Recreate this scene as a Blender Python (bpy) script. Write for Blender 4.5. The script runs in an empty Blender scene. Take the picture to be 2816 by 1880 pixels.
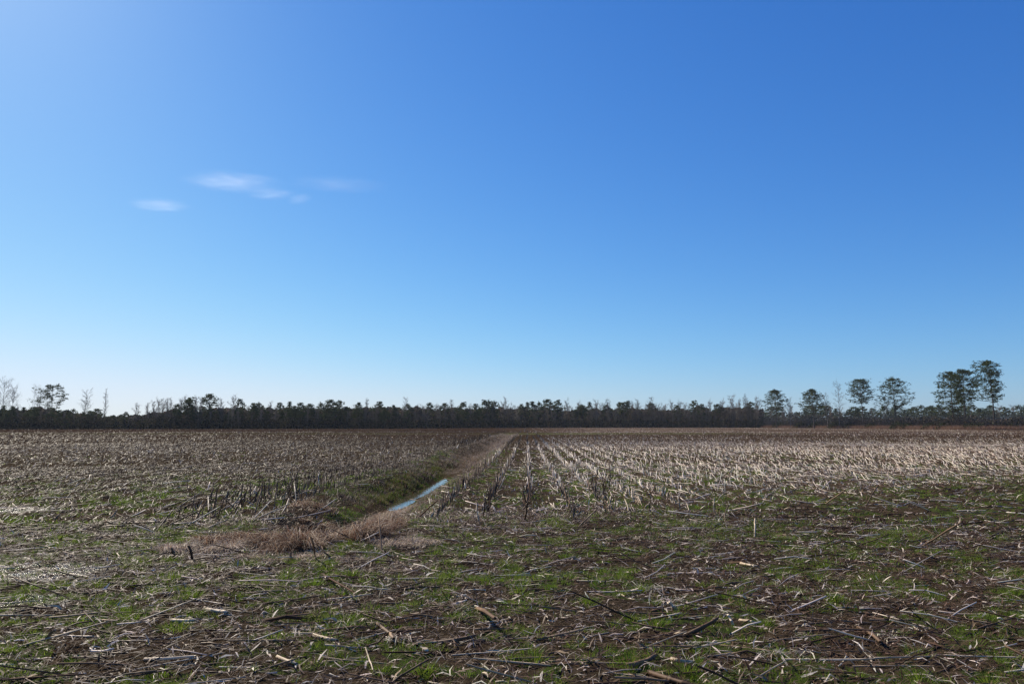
import bpy, math
import numpy as np
from mathutils import Vector

# ------------------------------------------------------------------ camera
W, H = 2816.0, 1880.0
FPX = 1950.0
CAMH = 1.6
PITCH = math.atan(228.0 / FPX)
YAW = math.atan(42.0 / FPX)
SC = bpy.context.scene
COL = SC.collection
cam = bpy.data.cameras.new("camera")
cam.sensor_width = 36.0
cam.lens = FPX / W * 36.0
cam.clip_start = 0.05
cam.clip_end = 30000.0
camo = bpy.data.objects.new("camera", cam)
camo.location = (0, 0, CAMH)
camo.rotation_euler = (math.pi / 2 + PITCH, 0, YAW)
COL.objects.link(camo)
SC.camera = camo

# ------------------------------------------------------------------ light
SUN_AZ, SUN_EL = -45.0, 37.0          # degrees, left of the row direction (+Y)
world = bpy.data.worlds.new("World")
SC.world = world
world.use_nodes = True
nt = world.node_tree
nt.nodes.clear()
sky = nt.nodes.new("ShaderNodeTexSky")
sky.sky_type = 'NISHITA'
sky.sun_disc = False
sky.sun_elevation = math.radians(SUN_EL)
sky.sun_rotation = math.radians(SUN_AZ)
sky.altitude = 0.0
sky.air_density = 1.0
sky.dust_density = 0.3
sky.ozone_density = 1.0
bg = nt.nodes.new("ShaderNodeBackground")
bg.inputs[1].default_value = 0.066
# camera-like response of the sky colour, the same for the whole sky
sp = nt.nodes.new("ShaderNodeSeparateColor")
cb = nt.nodes.new("ShaderNodeCombineColor")
nt.links.new(sky.outputs[0], sp.inputs[0])
for ch, (gm, gain, cap) in enumerate(((1.39, .66, .80), (1.04, .835, .93), (.73, 1.155, 1.12))):
    prev = sp.outputs[ch]
    # (sky * .1) ^ gm * gain, then a soft shoulder at cap, as a sensor clips
    for op, v in (('MULTIPLY', .1), ('POWER', gm), ('MULTIPLY', gain)):
        m_ = nt.nodes.new("ShaderNodeMath"); m_.operation = op; m_.inputs[1].default_value = v
        nt.links.new(prev, m_.inputs[0]); prev = m_.outputs[0]
    base = prev
    for op, v in (('DIVIDE', cap), ('POWER', 5.0), ('ADD', 1.0), ('POWER', -.2), ('MULTIPLY', 10.0)):
        m_ = nt.nodes.new("ShaderNodeMath"); m_.operation = op; m_.inputs[1].default_value = v
        nt.links.new(prev, m_.inputs[0]); prev = m_.outputs[0]
    m_ = nt.nodes.new("ShaderNodeMath"); m_.operation = 'MULTIPLY'
    nt.links.new(prev, m_.inputs[0]); nt.links.new(base, m_.inputs[1])
    nt.links.new(m_.outputs[0], cb.inputs[ch])
wo = nt.nodes.new("ShaderNodeOutputWorld")
nt.links.new(cb.outputs[0], bg.inputs[0])
nt.links.new(bg.outputs[0], wo.inputs[0])

az, el = math.radians(SUN_AZ), math.radians(SUN_EL)
SUND = Vector((math.sin(az) * math.cos(el), math.cos(az) * math.cos(el), math.sin(el)))
sl = bpy.data.lights.new("sun", 'SUN')
sl.energy = 5.0
sl.angle = math.radians(0.53)
sl.color = (1.0, 0.90, 0.74)
so = bpy.data.objects.new("sun", sl)
so.rotation_euler = SUND.to_track_quat('Z', 'Y').to_euler()
so.location = (-20, 20, 40)
COL.objects.link(so)

SC.view_settings.view_transform = 'Standard'
SC.view_settings.look = 'None'
SC.view_settings.exposure = 0.6
SC.view_settings.gamma = 1.0
SC.view_settings.use_curve_mapping = False
SC.cycles.max_bounces = 8
SC.cycles.transparent_max_bounces = 8
SC.cycles.volume_bounces = 1

# ------------------------------------------------------------------ helpers
RNG = np.random.default_rng(7)
FW = np.array((-math.sin(YAW) * math.cos(PITCH), math.cos(YAW) * math.cos(PITCH), math.sin(PITCH)))
RT = np.array((math.cos(YAW), math.sin(YAW), 0.0))
UP = np.cross(RT, FW)
CP = np.array((0, 0, CAMH))


def ray(px, py):
    d = FW * FPX + RT * (px - W / 2) - UP * (py - H / 2)
    return d / np.linalg.norm(d)


def gp(px, py, z=0.0):
    """ground point seen at photo pixel px, py"""
    d = ray(px, py)
    return CP + d * ((z - CAMH) / d[2])


def vp(px, py, depth):
    """point on the ray through px,py whose Y is depth"""
    d = ray(px, py)
    return CP + d * (depth / d[1])


def _hash(ix, iy, seed):
    n = (ix.astype(np.int64) * 374761393 + iy.astype(np.int64) * 668265263 + seed * 1442695041) & 0x7fffffff
    n = ((n ^ (n >> 13)) * 1274126177) & 0x7fffffff
    return ((n ^ (n >> 16)) & 0xffff) / 65535.0


def vnoise(x, y, seed=0):
    x = np.asarray(x, float); y = np.asarray(y, float)
    ix = np.floor(x); iy = np.floor(y)
    fx = x - ix; fy = y - iy
    fx = fx * fx * (3 - 2 * fx); fy = fy * fy * (3 - 2 * fy)
    a = _hash(ix, iy, seed); b = _hash(ix + 1, iy, seed)
    c = _hash(ix, iy + 1, seed); d = _hash(ix + 1, iy + 1, seed)
    return (a * (1 - fx) + b * fx) * (1 - fy) + (c * (1 - fx) + d * fx) * fy


def fbm(x, y, oct=4, seed=0, gain=0.5):
    s = 0; a = 1.0; t = 0
    x = np.asarray(x, float); y = np.asarray(y, float)
    for i in range(oct):
        s = s + a * vnoise(x * 2 ** i + i * 17.3, y * 2 ** i - i * 9.1, seed + i)
        t += a; a *= gain
    return s / t


def sstep(a, b, x):
    t = np.clip((np.asarray(x, float) - a) / (b - a), 0, 1)
    return t * t * (3 - 2 * t)


ROW = 0.76
DITCH_X = -3.2


def ditch_c(y):
    return DITCH_X + 0.12 * np.sin(y * 0.55) + 0.10 * np.sin(y * 0.23 + 1)


def ditch_amt(x, y):
    """0 outside, 1 at the bottom"""
    d = np.abs(x - ditch_c(y))
    prof = 1 - sstep(0.04, 1.45, d + 0.30 * (fbm(x * 1.5, y * 1.5, 2, 5) - .5))
    along = sstep(9.6, 12.6, y) * (1 - sstep(118, 135, y))
    return prof * along


def wx_bound(x):
    """where the headland ends and the rows begin"""
    return np.where(x < 0, 11.8 + 0.02 * x, 12.0 + 0.62 * x)


def ground_h(x, y):
    x = np.asarray(x, float); y = np.asarray(y, float)
    r = np.sqrt(x * x + y * y)
    near = 1 - sstep(25, 60, r)
    h = 0.10 * (fbm(x * .13, y * .13, 3, 11) - .5)
    h += near * (0.055 * (fbm(x * 1.3, y * 1.3, 3, 21) - .5) + 0.045 * (fbm(x * 5, y * 5, 3, 31) - .5)
                 + 0.020 * (fbm(x * 17, y * 17, 2, 41) - .5))
    beyond = sstep(0, 3, y - wx_bound(x))
    h += near * beyond * 0.018 * np.cos((x / ROW) * 2 * np.pi)
    da = ditch_amt(x, y)
    h -= da * (0.46 + 0.09 * sstep(17.2, 18.6, y) * (1 - sstep(24.5, 29.5, y)))
    h += near * da * (1 - da) * 0.55 * (fbm(x * 2.2, y * 1.6, 3, 35) - .5)
    return h


def green_amt(x, y):
    """how much short green grass grows at a spot, 0..1"""
    r = np.hypot(x, y)
    head = 1 - sstep(-0.5, 4.5, y - wx_bound(x) + 2.0 * (fbm(x * .4, y * .4, 2, 3) - .5))
    n = fbm(x * .55, y * .55, 3, 51)
    n2 = fbm(x * 2.1, y * 2.1, 3, 61)
    band = np.exp(-((y - 9.0 - 0.45 * np.clip(x, 0, 99)) / (3.0 + .12 * np.clip(x, 0, 99))) ** 2)
    g = (0.38 + 0.58 * band) * head + np.where(y < 30, .46, .28) * (1 - head)
    g = g * (0.3 + 1.5 * n)
    # the verge of the ditch and the grass strip across the field
    dd = np.abs(x - ditch_c(y))
    verge = np.exp(-((dd - 1.5) / .55) ** 2) * (1 - sstep(110, 130, y)) * sstep(8, 12, y)
    g = np.maximum(g, verge * 0.75)
    strip = np.exp(-((y - 132 - 0.05 * x) / 9) ** 2)
    g = np.maximum(g, strip * (1 - sstep(20, 60, x)) * .9)
    bigp = np.exp(-(((x + 2.5) / 2.2) ** 2 + ((y - 9.3) / 1.3) ** 2))
    g = np.maximum(g, bigp * .75 * (x < 1))
    g = np.where(y > 20, g * (0.55 + .9 * fbm(x * .08, y * .05, 2, 71)), g)
    patch = sstep(.47, .58, n2 * .5 + .5 * fbm(x * 5.5, y * 5.5, 2, 66))
    far_ = (r > 45) & ~((np.abs(y - 132 - .05 * x) < 14) & (x < 50))
    g = np.where(far_, g * .25, g)
    g = np.where(r < 40, g * (0.10 + 1.6 * patch), g * (0.45 + 1.1 * n2))
    g = np.where((x < -5.5) & (y > 15), g * (1 - .6 * sstep(15, 24, y)), g)
    return np.clip(g, 0, 1)


def pale_amt(x, y):
    """how bleached the residue is, 0 dull red-brown .. 1 pale straw"""
    n = fbm(x * .05 + 3, y * .07, 3, 81)
    wd = 1.5 + .14 * np.clip(y - 60, 0, 400)
    right = sstep(-1.0, 1.0, x / wd + .6 * (n - .5) * (y > 60))
    pr = 0.95 - 0.65 * sstep(55, 75, y + 8 * (n - .5) - 0.10 * x) + 0.45 * sstep(120, 170, y)
    # left of the ditch: brown with one bleached band
    b = np.exp(-((y - 42 + 0.12 * (x + 20)) / (10 + .15 * np.abs(x))) ** 2)
    pl = 0.0 + 0.50 * b * sstep(-70, -25, x) + 0.30 * (1 - sstep(14, 24, y)) + .10 * sstep(150, 250, y)
    p = right * pr + (1 - right) * pl
    head = 1 - sstep(-0.5, 3, y - wx_bound(x))
    p = p * (1 - head) + head * 0.42
    return np.clip(p + 0.35 * (n - .5), 0, 1)


def wet_amt(x, y):
    w = np.exp(-(((x + 5.5) / 1.0) ** 2 + ((y - 7.9) / .6) ** 2))
    w = np.maximum(w, .9 * np.exp(-(((x + 4.8) / .8) ** 2 + ((y - 6.6) / .35) ** 2)))
    w = np.maximum(w, .65 * np.exp(-(((x + 10.0) / 1.5) ** 2 + ((y - 13.5) / .8) ** 2)))
    w = np.maximum(w, np.exp(-(((x + .68) / .35) ** 2 + ((y - 26) / .9) ** 2)))
    w = np.maximum(w, .35 * np.exp(-(((x - 1.3) / .35) ** 2 + ((y - 14.5) / 1.3) ** 2)))
    return np.clip(w, 0, 1)


def in_view(x, y, m=0.08):
    """inside the view wedge with a margin"""
    xx = x * RT[0] + y * RT[1]
    yy = -x * math.sin(YAW) + y * math.cos(YAW)
    return (yy > 3.6) & (np.abs(xx) < yy * (W / 2 / FPX + m) + 1.0)


# ------------------------------------------------------------------ materials
def new_mat(name):
    m = bpy.data.materials.new(name)
    m.use_nodes = True
    t = m.node_tree
    t.nodes.clear()
    out = t.nodes.new("ShaderNodeOutputMaterial")
    return m, t, out


def N(t, kind, **kw):
    n = t.nodes.new(kind)
    for k, v in kw.items():
        setattr(n, k, v)
    return n


def mixc(t, fac, a, b, blend='MIX'):
    n = t.nodes.new("ShaderNodeMix")
    n.data_type = 'RGBA'
    n.blend_type = blend
    for s, v in ((0, fac), (6, a), (7, b)):
        if isinstance(v, (int, float)):
            n.inputs[s].default_value = v
        elif isinstance(v, tuple):
            n.inputs[s].default_value = (*v, 1) if len(v) == 3 else v
        else:
            t.links.new(v, n.inputs[s])
    return n.outputs[2]


def mathn(t, op, a, b=0.0, c=None, clamp=False):
    n = t.nodes.new("ShaderNodeMath")
    n.operation = op
    n.use_clamp = clamp
    for i, v in enumerate((a, b, c)):
        if v is None:
            continue
        if isinstance(v, (int, float)):
            n.inputs[i].default_value = v
        else:
            t.links.new(v, n.inputs[i])
    return n.outputs[0]


def noise(t, vec, scale, detail=4, rough=.55, dist=0.0):
    n = t.nodes.new("ShaderNodeTexNoise")
    n.inputs['Scale'].default_value = scale
    n.inputs['Detail'].default_value = detail
    n.inputs['Roughness'].default_value = rough
    n.inputs['Distortion'].default_value = dist
    if vec is not None:
        t.links.new(vec, n.inputs['Vector'])
    return n.outputs['Fac']


def ramp(t, fac, stops):
    n = t.nodes.new("ShaderNodeValToRGB")
    e = n.color_ramp.elements
    while len(e) < len(stops):
        e.new(0.5)
    for i, (p, c) in enumerate(stops):
        e[i].position = p
        e[i].color = (*c, 1) if len(c) == 3 else c
    t.links.new(fac, n.inputs[0])
    return n.outputs[0]


def mapped(t, sx, sy, sz):
    g = t.nodes.new("ShaderNodeNewGeometry")
    m = t.nodes.new("ShaderNodeVectorMath")
    m.operation = 'MULTIPLY'
    t.links.new(g.outputs['Position'], m.inputs[0])
    m.inputs[1].default_value = (sx, sy, sz)
    return m.outputs[0]


def mat_ground():
    m, t, out = new_mat("field_soil")
    pos = mapped(t, 1, 1, 1)
    at = N(t, "ShaderNodeAttribute", attribute_name="zone")
    sep = t.nodes.new("ShaderNodeSeparateColor")
    t.links.new(at.outputs['Color'], sep.inputs[0])
    gA, pA, wA = sep.outputs[0], sep.outputs[1], sep.outputs[2]
    n1 = noise(t, pos, 2.2, 6)
    n2 = noise(t, pos, 23, 5, .65)
    n3 = noise(t, pos, 90, 3, .6)
    soil = ramp(t, n2, [(.30, (.014, .011, .007)), (.52, (.044, .033, .021)), (.75, (.115, .088, .060))])
    soil = mixc(t, mathn(t, 'MULTIPLY', n1, .5), soil, (.034, .024, .015))
    # chopped chaff: thin specks stretched across
    ch = noise(t, mapped(t, 1, 2.2, 1), 46, 4, .7, .6)
    chm = mathn(t, 'MULTIPLY', mathn(t, 'SUBTRACT', ch, .56), 9, clamp=True)
    chc = mixc(t, pA, (.07, .044, .032), (.22, .17, .13))
    c = mixc(t, mathn(t, 'MULTIPLY', chm, .85), soil, chc)
    # green film of grass seedlings
    gn = noise(t, pos, 30, 5, .7)
    gm = mathn(t, 'MULTIPLY', mathn(t, 'SUBTRACT', mathn(t, 'ADD', gA, mathn(t, 'MULTIPLY', gn, .8)), .80), 4, clamp=True)
    gc = ramp(t, n3, [(.3, (.022, .032, .010)), (.7, (.060, .085, .022))])
    c = mixc(t, mathn(t, 'MULTIPLY', gm, .8), c, gc)
    # far field: the rows take over from the built stalks
    ln = N(t, "ShaderNodeVectorMath", operation='LENGTH')
    t.links.new(pos, ln.inputs[0])
    far = N(t, "ShaderNodeMapRange")
    t.links.new(ln.outputs['Value'], far.inputs[0])
    far.inputs[1].default_value = 45; far.inputs[2].default_value = 120
    s1 = noise(t, mapped(t, 1 / 1.52, .035, 0), 1.0, 4, .6)
    s2 = noise(t, mapped(t, .020, .09, 0), 1.0, 4, .6)
    s3 = noise(t, mapped(t, 2.2, .45, 0), 1.0, 3, .7)
    s4 = noise(t, mapped(t, 1.1, .28, 0), 1.0, 5, .8)
    sm = mathn(t, 'ADD', mathn(t, 'MULTIPLY', s1, .40), mathn(t, 'ADD', mathn(t, 'MULTIPLY', s2, .45), mathn(t, 'MULTIPLY', s3, .25)))
    sm = mathn(t, 'ADD', sm, mathn(t, 'MULTIPLY', mathn(t, 'SUBTRACT', s4, .38), 1.0))
    sm = mathn(t, 'ADD', sm, mathn(t, 'MULTIPLY', mathn(t, 'SUBTRACT', pA, .5), .45))
    fc = ramp(t, sm, [(.50, (.026, .015, .011)), (.80, (.060, .036, .028)), (.93, (.24, .19, .15)), (1.05, (.40, .34, .28))])
    fg = mixc(t, mathn(t, 'MULTIPLY', gA, .85), fc, (.085, .095, .038))
    c = mixc(t, far.outputs[0], c, fg)
    c = mixc(t, mathn(t, 'MULTIPLY', wA, .6), c, (.035, .028, .024))
    b = t.nodes.new("ShaderNodeBsdfPrincipled")
    t.links.new(c, b.inputs['Base Color'])
    wn = mathn(t, 'MULTIPLY', mathn(t, 'SUBTRACT', mathn(t, 'ADD', wA, mathn(t, 'MULTIPLY', noise(t, pos, 9, 4), .9)), .85), 4, clamp=True)
    ro = mathn(t, 'SUBTRACT', .92, mathn(t, 'MULTIPLY', wn, .68))
    t.links.new(ro, b.inputs['Roughness'])
    b.inputs['Specular IOR Level'].default_value = .12
    t.links.new(mathn(t, 'MULTIPLY', wn, .32), b.inputs['Specular IOR Level'])
    bump = t.nodes.new("ShaderNodeBump")
    bump.inputs['Strength'].default_value = .8
    bump.inputs['Distance'].default_value = .02
    hh = mathn(t, 'ADD', n2, mathn(t, 'MULTIPLY', n3, .5))
    hh = mathn(t, 'ADD', hh, mathn(t, 'MULTIPLY', chm, .3))
    t.links.new(hh, bump.inputs['Height'])
    t.links.new(bump.outputs[0], b.inputs['Normal'])
    t.links.new(b.outputs[0], out.inputs[0])
    return m


def mat_attr(name, rough=.7, trans=0.0, spec=.3, grain=0.0):
    """colour from the mesh's own 'col' attribute"""
    m, t, out = new_mat(name)
    at = N(t, "ShaderNodeAttribute", attribute_name="col")
    c = at.outputs['Color']
    if grain:
        g = noise(t, mapped(t, 1, 1, 1), grain, 3)
        c = mixc(t, 1.0, c, ramp(t, g, [(.3, (.6, .6, .6)), (.7, (1.25, 1.22, 1.18))]), 'MULTIPLY')
    b = t.nodes.new("ShaderNodeBsdfPrincipled")
    t.links.new(c, b.inputs['Base Color'])
    b.inputs['Roughness'].default_value = rough
    b.inputs['Specular IOR Level'].default_value = spec
    if trans > 0:
        tr = t.nodes.new("ShaderNodeBsdfTranslucent")
        t.links.new(c, tr.inputs[0])
        mx = t.nodes.new("ShaderNodeMixShader")
        mx.inputs[0].default_value = trans
        t.links.new(b.outputs[0], mx.inputs[1])
        t.links.new(tr.outputs[0], mx.inputs[2])
        t.links.new(mx.outputs[0], out.inputs[0])
    else:
        t.links.new(b.outputs[0], out.inputs[0])
    return m


def mat_random(name, stops, rough=.55, spec=.14, grain=40, bump=.3):
    """every object picks its own tone from the ramp"""
    m, t, out = new_mat(name)
    oi = t.nodes.new("ShaderNodeObjectInfo")
    c = ramp(t, oi.outputs['Random'], stops)
    tc = t.nodes.new("ShaderNodeTexCoord")
    mp = N(t, "ShaderNodeMapping")
    mp.inputs['Scale'].default_value = (.12, 1, 1)
    t.links.new(tc.outputs['Object'], mp.inputs[0])
    g = noise(t, mp.outputs[0], grain, 5, .6)
    c = mixc(t, 1.0, c, ramp(t, g, [(.30, (.40, .36, .34)), (.55, (.95, .93, .9)), (.75, (1.35, 1.3, 1.25))]), 'MULTIPLY')
    b = t.nodes.new("ShaderNodeBsdfPrincipled")
    t.links.new(c, b.inputs['Base Color'])
    b.inputs['Roughness'].default_value = rough
    b.inputs['Specular IOR Level'].default_value = spec
    bp = t.nodes.new("ShaderNodeBump")
    bp.inputs['Strength'].default_value = bump
    bp.inputs['Distance'].default_value = .004
    t.links.new(g, bp.inputs['Height'])
    t.links.new(bp.outputs[0], b.inputs['Normal'])
    t.links.new(b.outputs[0], out.inputs[0])
    return m


def mat_water():
    m, t, out = new_mat("ditch_water")
    b = t.nodes.new("ShaderNodeBsdfPrincipled")
    b.inputs['Base Color'].default_value = (.035, .030, .022, 1)
    b.inputs['Roughness'].default_value = .03
    b.inputs['IOR'].default_value = 1.33
    b.inputs['Specular IOR Level'].default_value = .5
    bp = t.nodes.new("ShaderNodeBump")
    bp.inputs['Strength'].default_value = .15
    bp.inputs['Distance'].default_value = .01
    t.links.new(noise(t, mapped(t, 1, .5, 1), 9, 3), bp.inputs['Height'])
    t.links.new(bp.outputs[0], b.inputs['Normal'])
    t.links.new(b.outputs[0], out.inputs[0])
    return m


M_GROUND = mat_ground()
M_STRAW = mat_attr("dead_straw", .55, .06, .13)
M_CHAFF = mat_attr("chaff", .55, .14, .10)
M_BLADE = mat_attr("green_blades", .55, .5, .15)
M_DRYGRASS = mat_attr("dry_grass", .6, .30, .18)
M_NEEDLE = mat_attr("pine_needles", .85, .22, .02)
M_BARK = mat_attr("bark", .9, 0, .2, 3.0)
M_TWIG = mat_attr("twigs", .9, 0, .04)
M_STALK = mat_random("weathered_corn_stalk", [(0, (.048, .029, .018)), (.4, (.13, .083, .052)), (.75, (.25, .18, .12)), (1, (.46, .36, .25))], .6, .12)
M_STALK_PALE = mat_random("bleached_corn_stalk", [(0, (.32, .25, .17)), (.5, (.48, .39, .28)), (1, (.66, .56, .43))], .45)
M_STALK_DARK = mat_random("brown_corn_stubble", [(0, (.055, .030, .019)), (.5, (.125, .075, .048)), (1, (.27, .185, .125))], .75, .05)
M_HUSK = mat_random("dry_husk", [(0, (.16, .11, .065)), (.6, (.36, .27, .17)), (1, (.60, .49, .34))], .6, .1, 60)
M_WATER = mat_water()


# ------------------------------------------------------------------ mesh makers
def make_mesh(name, verts, faces, mat, col=None, smooth=False, attr='col'):
    verts = np.asarray(verts, np.float32)
    faces = np.asarray(faces, np.int32)
    k = faces.shape[1]
    me = bpy.data.meshes.new(name)
    me.vertices.add(len(verts))
    me.vertices.foreach_set('co', verts.ravel())
    me.loops.add(faces.size)
    me.loops.foreach_set('vertex_index', faces.ravel())
    me.polygons.add(len(faces))
    me.polygons.foreach_set('loop_start', np.arange(0, faces.size, k, dtype=np.int32))
    if smooth:
        me.polygons.foreach_set('use_smooth', np.ones(len(faces), bool))
    me.update(calc_edges=True)
    if col is not None:
        a = me.color_attributes.new(attr, 'FLOAT_COLOR', 'POINT')
        c = np.ones((len(verts), 4), np.float32)
        c[:, :3] = col
        a.data.foreach_set('color', c.ravel())
    me.materials.append(mat)
    return me


def link(name, me, parent=None, loc=(0, 0, 0), rot=(0, 0, 0), scale=1.0, **tags):
    o = bpy.data.objects.new(name, me)
    o.location = loc
    o.rotation_euler = rot
    o.scale = (scale,) * 3 if isinstance(scale, (int, float)) else scale
    if parent is not None:
        o.parent = parent
    for k, v in tags.items():
        if v is not None:
            o[k] = v
    COL.objects.link(o)
    return o


def nrm(v):
    return v / np.maximum(np.linalg.norm(v, axis=-1, keepdims=True), 1e-9)


def tubes(p0, p1, r0, r1, col, sides=4, bend=None):
    """many straight (or once-bent) stalks in one vertex soup"""
    n = len(p0)
    rings = [p0, p1] if bend is None else [p0, (p0 + p1) / 2 + bend, p1]
    rad = [r0, r1] if bend is None else [r0, (r0 + r1) / 2, r1]
    d = nrm(p1 - p0)
    ref = np.where(np.abs(d[:, 2:3]) > .9, np.array([[1., 0, 0]]), np.array([[0, 0, 1.]]))
    u = nrm(np.cross(d, ref)); v = np.cross(d, u)
    vs = []
    for P, R in zip(rings, rad):
        for s in range(sides):
            a = 2 * math.pi * s / sides
            vs.append(P + (u * math.cos(a) + v * math.sin(a)) * R[:, None])
    nr = len(rings)
    V = np.stack(vs, 1)                      # n, nr*sides, 3
    f = []
    for k in range(nr - 1):
        for s in range(sides):
            s2 = (s + 1) % sides
            f.append((k * sides + s, k * sides + s2, (k + 1) * sides + s2, (k + 1) * sides + s))
    if sides == 4:
        f.append(tuple(range((nr - 1) * 4, nr * 4)))
    f = np.array(f)
    F = (np.arange(n)[:, None, None] * (nr * sides) + f[None]).reshape(-1, 4)
    C = np.repeat(col[:, None, :], nr * sides, 1).reshape(-1, 3)
    return V.reshape(-1, 3), F, C


def ribbons(p, az_, elev, length, width, curl, col):
    """dry leaves: bent strips of two quads"""
    n = len(p)
    d = np.stack([np.cos(az_) * np.cos(elev), np.sin(az_) * np.cos(elev), np.sin(elev)], 1)
    side = np.stack([-np.sin(az_), np.cos(az_), (RNG.random(n) - .5) * 1.2], 1)
    side = nrm(side)
    up = np.cross(d, side)
    w = width[:, None] * .5
    a = p
    m = p + d * (length * .5)[:, None] + up * (curl * length)[:, None] + side * ((RNG.random(n) - .5) * length * .25)[:, None]
    e = p + d * length[:, None]
    V = np.stack([a - side * w * .6, a + side * w * .6, m - side * w, m + side * w, e - side * w * .25, e + side * w * .25], 1)
    f = np.array([(0, 1, 3, 2), (2, 3, 5, 4)])
    F = (np.arange(n)[:, None, None] * 6 + f[None]).reshape(-1, 4)
    C = np.repeat(col[:, None, :], 6, 1).reshape(-1, 3)
    return V.reshape(-1, 3), F, C


def blades(p, az_, lean, length, width, col):
    n = len(p)
    d = np.stack([np.cos(az_) * np.sin(lean), np.sin(az_) * np.sin(lean), np.cos(lean)], 1)
    fa = RNG.random(n) * 2 * math.pi
    side = np.stack([np.cos(fa), np.sin(fa), np.zeros(n)], 1) * (width * .5)[:, None]
    V = np.stack([p - side, p + side, p + d * length[:, None]], 1).reshape(-1, 3)
    F = np.arange(3 * n).reshape(-1, 3)
    C = np.repeat(col[:, None, :], 3, 1).reshape(-1, 3)
    return V, F, C


def leafquads(p, size, col, flat=0.0):
    """small leaf clumps: randomly turned quads"""
    n = len(p)
    a = RNG.normal(size=(n, 3)); a[:, 2] *= (1 - flat)
    a = nrm(a)
    b = nrm(np.cross(a, RNG.normal(size=(n, 3))))
    s = size[:, None] * .5
    V = np.stack([p - a * s, p - b * s * .7, p + a * s, p + b * s * .7], 1).reshape(-1, 3)
    F = np.arange(4 * n).reshape(-1, 4)
    C = np.repeat(col[:, None, :], 4, 1).reshape(-1, 3)
    return V, F, C


class Soup:
    def __init__(self):
        self.v = []; self.f = []; self.c = []; self.n = 0

    def add(self, V, F, C):
        self.v.append(V); self.f.append(F + self.n); self.c.append(C); self.n += len(V)

    def mesh(self, name, mat, smooth=False):
        return make_mesh(name, np.concatenate(self.v), np.concatenate(self.f), mat, np.concatenate(self.c), smooth)


def vary(base, n, amt=.25, hue=.06):
    base = np.asarray(base, float)
    if base.ndim == 1:
        base = np.repeat(base[None], n, 0)
    k = 1 + (RNG.random((n, 1)) * 2 - 1) * amt
    return np.clip(base * k * (1 + RNG.normal(size=(n, 3)) * hue), 0.004, .9)


def path_tube(path, rad, sides=6, cap=True):
    path = np.asarray(path, float); n = len(path)
    d = np.gradient(path, axis=0); d = nrm(d)
    ref = np.array([0, 0, 1.]) if abs(d[0, 2]) < .8 else np.array([1., 0, 0])
    V = []
    for i in range(n):
        u = nrm(np.cross(d[i], ref)); v = np.cross(d[i], u)
        for s in range(sides):
            a = 2 * math.pi * s / sides
            V.append(path[i] + (u * math.cos(a) + v * math.sin(a)) * rad[i])
    F = []
    for i in range(n - 1):
        for s in range(sides):
            s2 = (s + 1) % sides
            F.append((i * sides + s, i * sides + s2, (i + 1) * sides + s2, (i + 1) * sides + s))
    return np.array(V), np.array(F)


# ------------------------------------------------------------------ the ground
def build_ground():
    a1 = np.radians(np.arange(-47, 47.01, .25))
    a0 = np.radians(np.arange(52, 308.1, 6))
    ang = np.concatenate([a1, a0]); na = len(ang)
    rr = [0.8, 1.6, 2.4, 3.0]
    while rr[-1] < 14:
        rr.append(rr[-1] + .042)
    while rr[-1] < 9000:
        rr.append(rr[-1] * (1.019 if rr[-1] < 150 else 1.09))
    rr = np.array(rr); nr = len(rr)
    R, A = np.meshgrid(rr, ang, indexing='ij')
    X = R * np.sin(A) - R * np.cos(A) * math.sin(YAW) * 0; Y = R * np.cos(A)
    Z = ground_h(X, Y)
    V = np.stack([X, Y, Z], -1).reshape(-1, 3)
    V = np.concatenate([V, [[0, 0, 0]]])
    i = np.arange(nr - 1)[:, None]; j = np.arange(na)[None]
    j2 = (j + 1) % na
    F = np.stack([i * na + j, i * na + j2, (i + 1) * na + j2, (i + 1) * na + j], -1).reshape(-1, 4)
    c = len(V) - 1
    tri = np.array([(c, (k + 1) % na, k, k) for k in range(na)])
    x, y = V[:, 0], V[:, 1]
    zone = np.stack([green_amt(x, y), pale_amt(x, y), wet_amt(x, y)], 1)
    me = make_mesh("ground", V, F[:, ::-1], M_GROUND, zone, True, 'zone')
    o = link("ground", me, kind='structure')
    return o


build_ground()

# water in the ditch and a puddle between the rows
def strip_water(name, ys, half, z, label, cx=None):
    L = []; 
    for y, h in zip(ys, half):
        c = float(ditch_c(y)) if cx is None else cx
        L += [(c - h, y, z), (c + h, y, z)]
    F = [(2 * k, 2 * k + 1, 2 * k + 3, 2 * k + 2) for k in range(len(ys) - 1)]
    me = make_mesh(name, L, F, M_WATER)
    return link(name, me, kind='structure', label=label)


ys = np.linspace(17.0, 29.5, 40)
strip_water("water", ys, np.full(40, .46), -.500, "narrow strip of standing water in the bottom of the ditch reflecting blue sky")

# ------------------------------------------------------------------ scattered residue, all real geometry
STRAW_PALE = np.array((.68, .59, .49))
STRAW_MID = np.array((.140, .086, .053))
STRAW_DULL = np.array((.042, .022, .013))


def straw_colour(x, y, bias=0.0):
    """each piece is either bleached or dull; the share of bleached ones follows the zone"""
    n = len(x)
    p = np.clip(pale_amt(x, y) + bias, 0.04, 1)
    bright = (RNG.random(n) < p * .62)[:, None]
    t = RNG.random((n, 1)) ** 1.3
    dull = STRAW_DULL + (STRAW_MID - STRAW_DULL) * t
    pale = STRAW_MID + (STRAW_PALE - STRAW_MID) * (.45 + .55 * RNG.random((n, 1)))
    dull = dull * np.where((x < -4) & (y > wx_bound(x) + 3), .56, 1.0)[:, None]
    return vary(np.where(bright, pale, dull), n, .2, .03)


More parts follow.
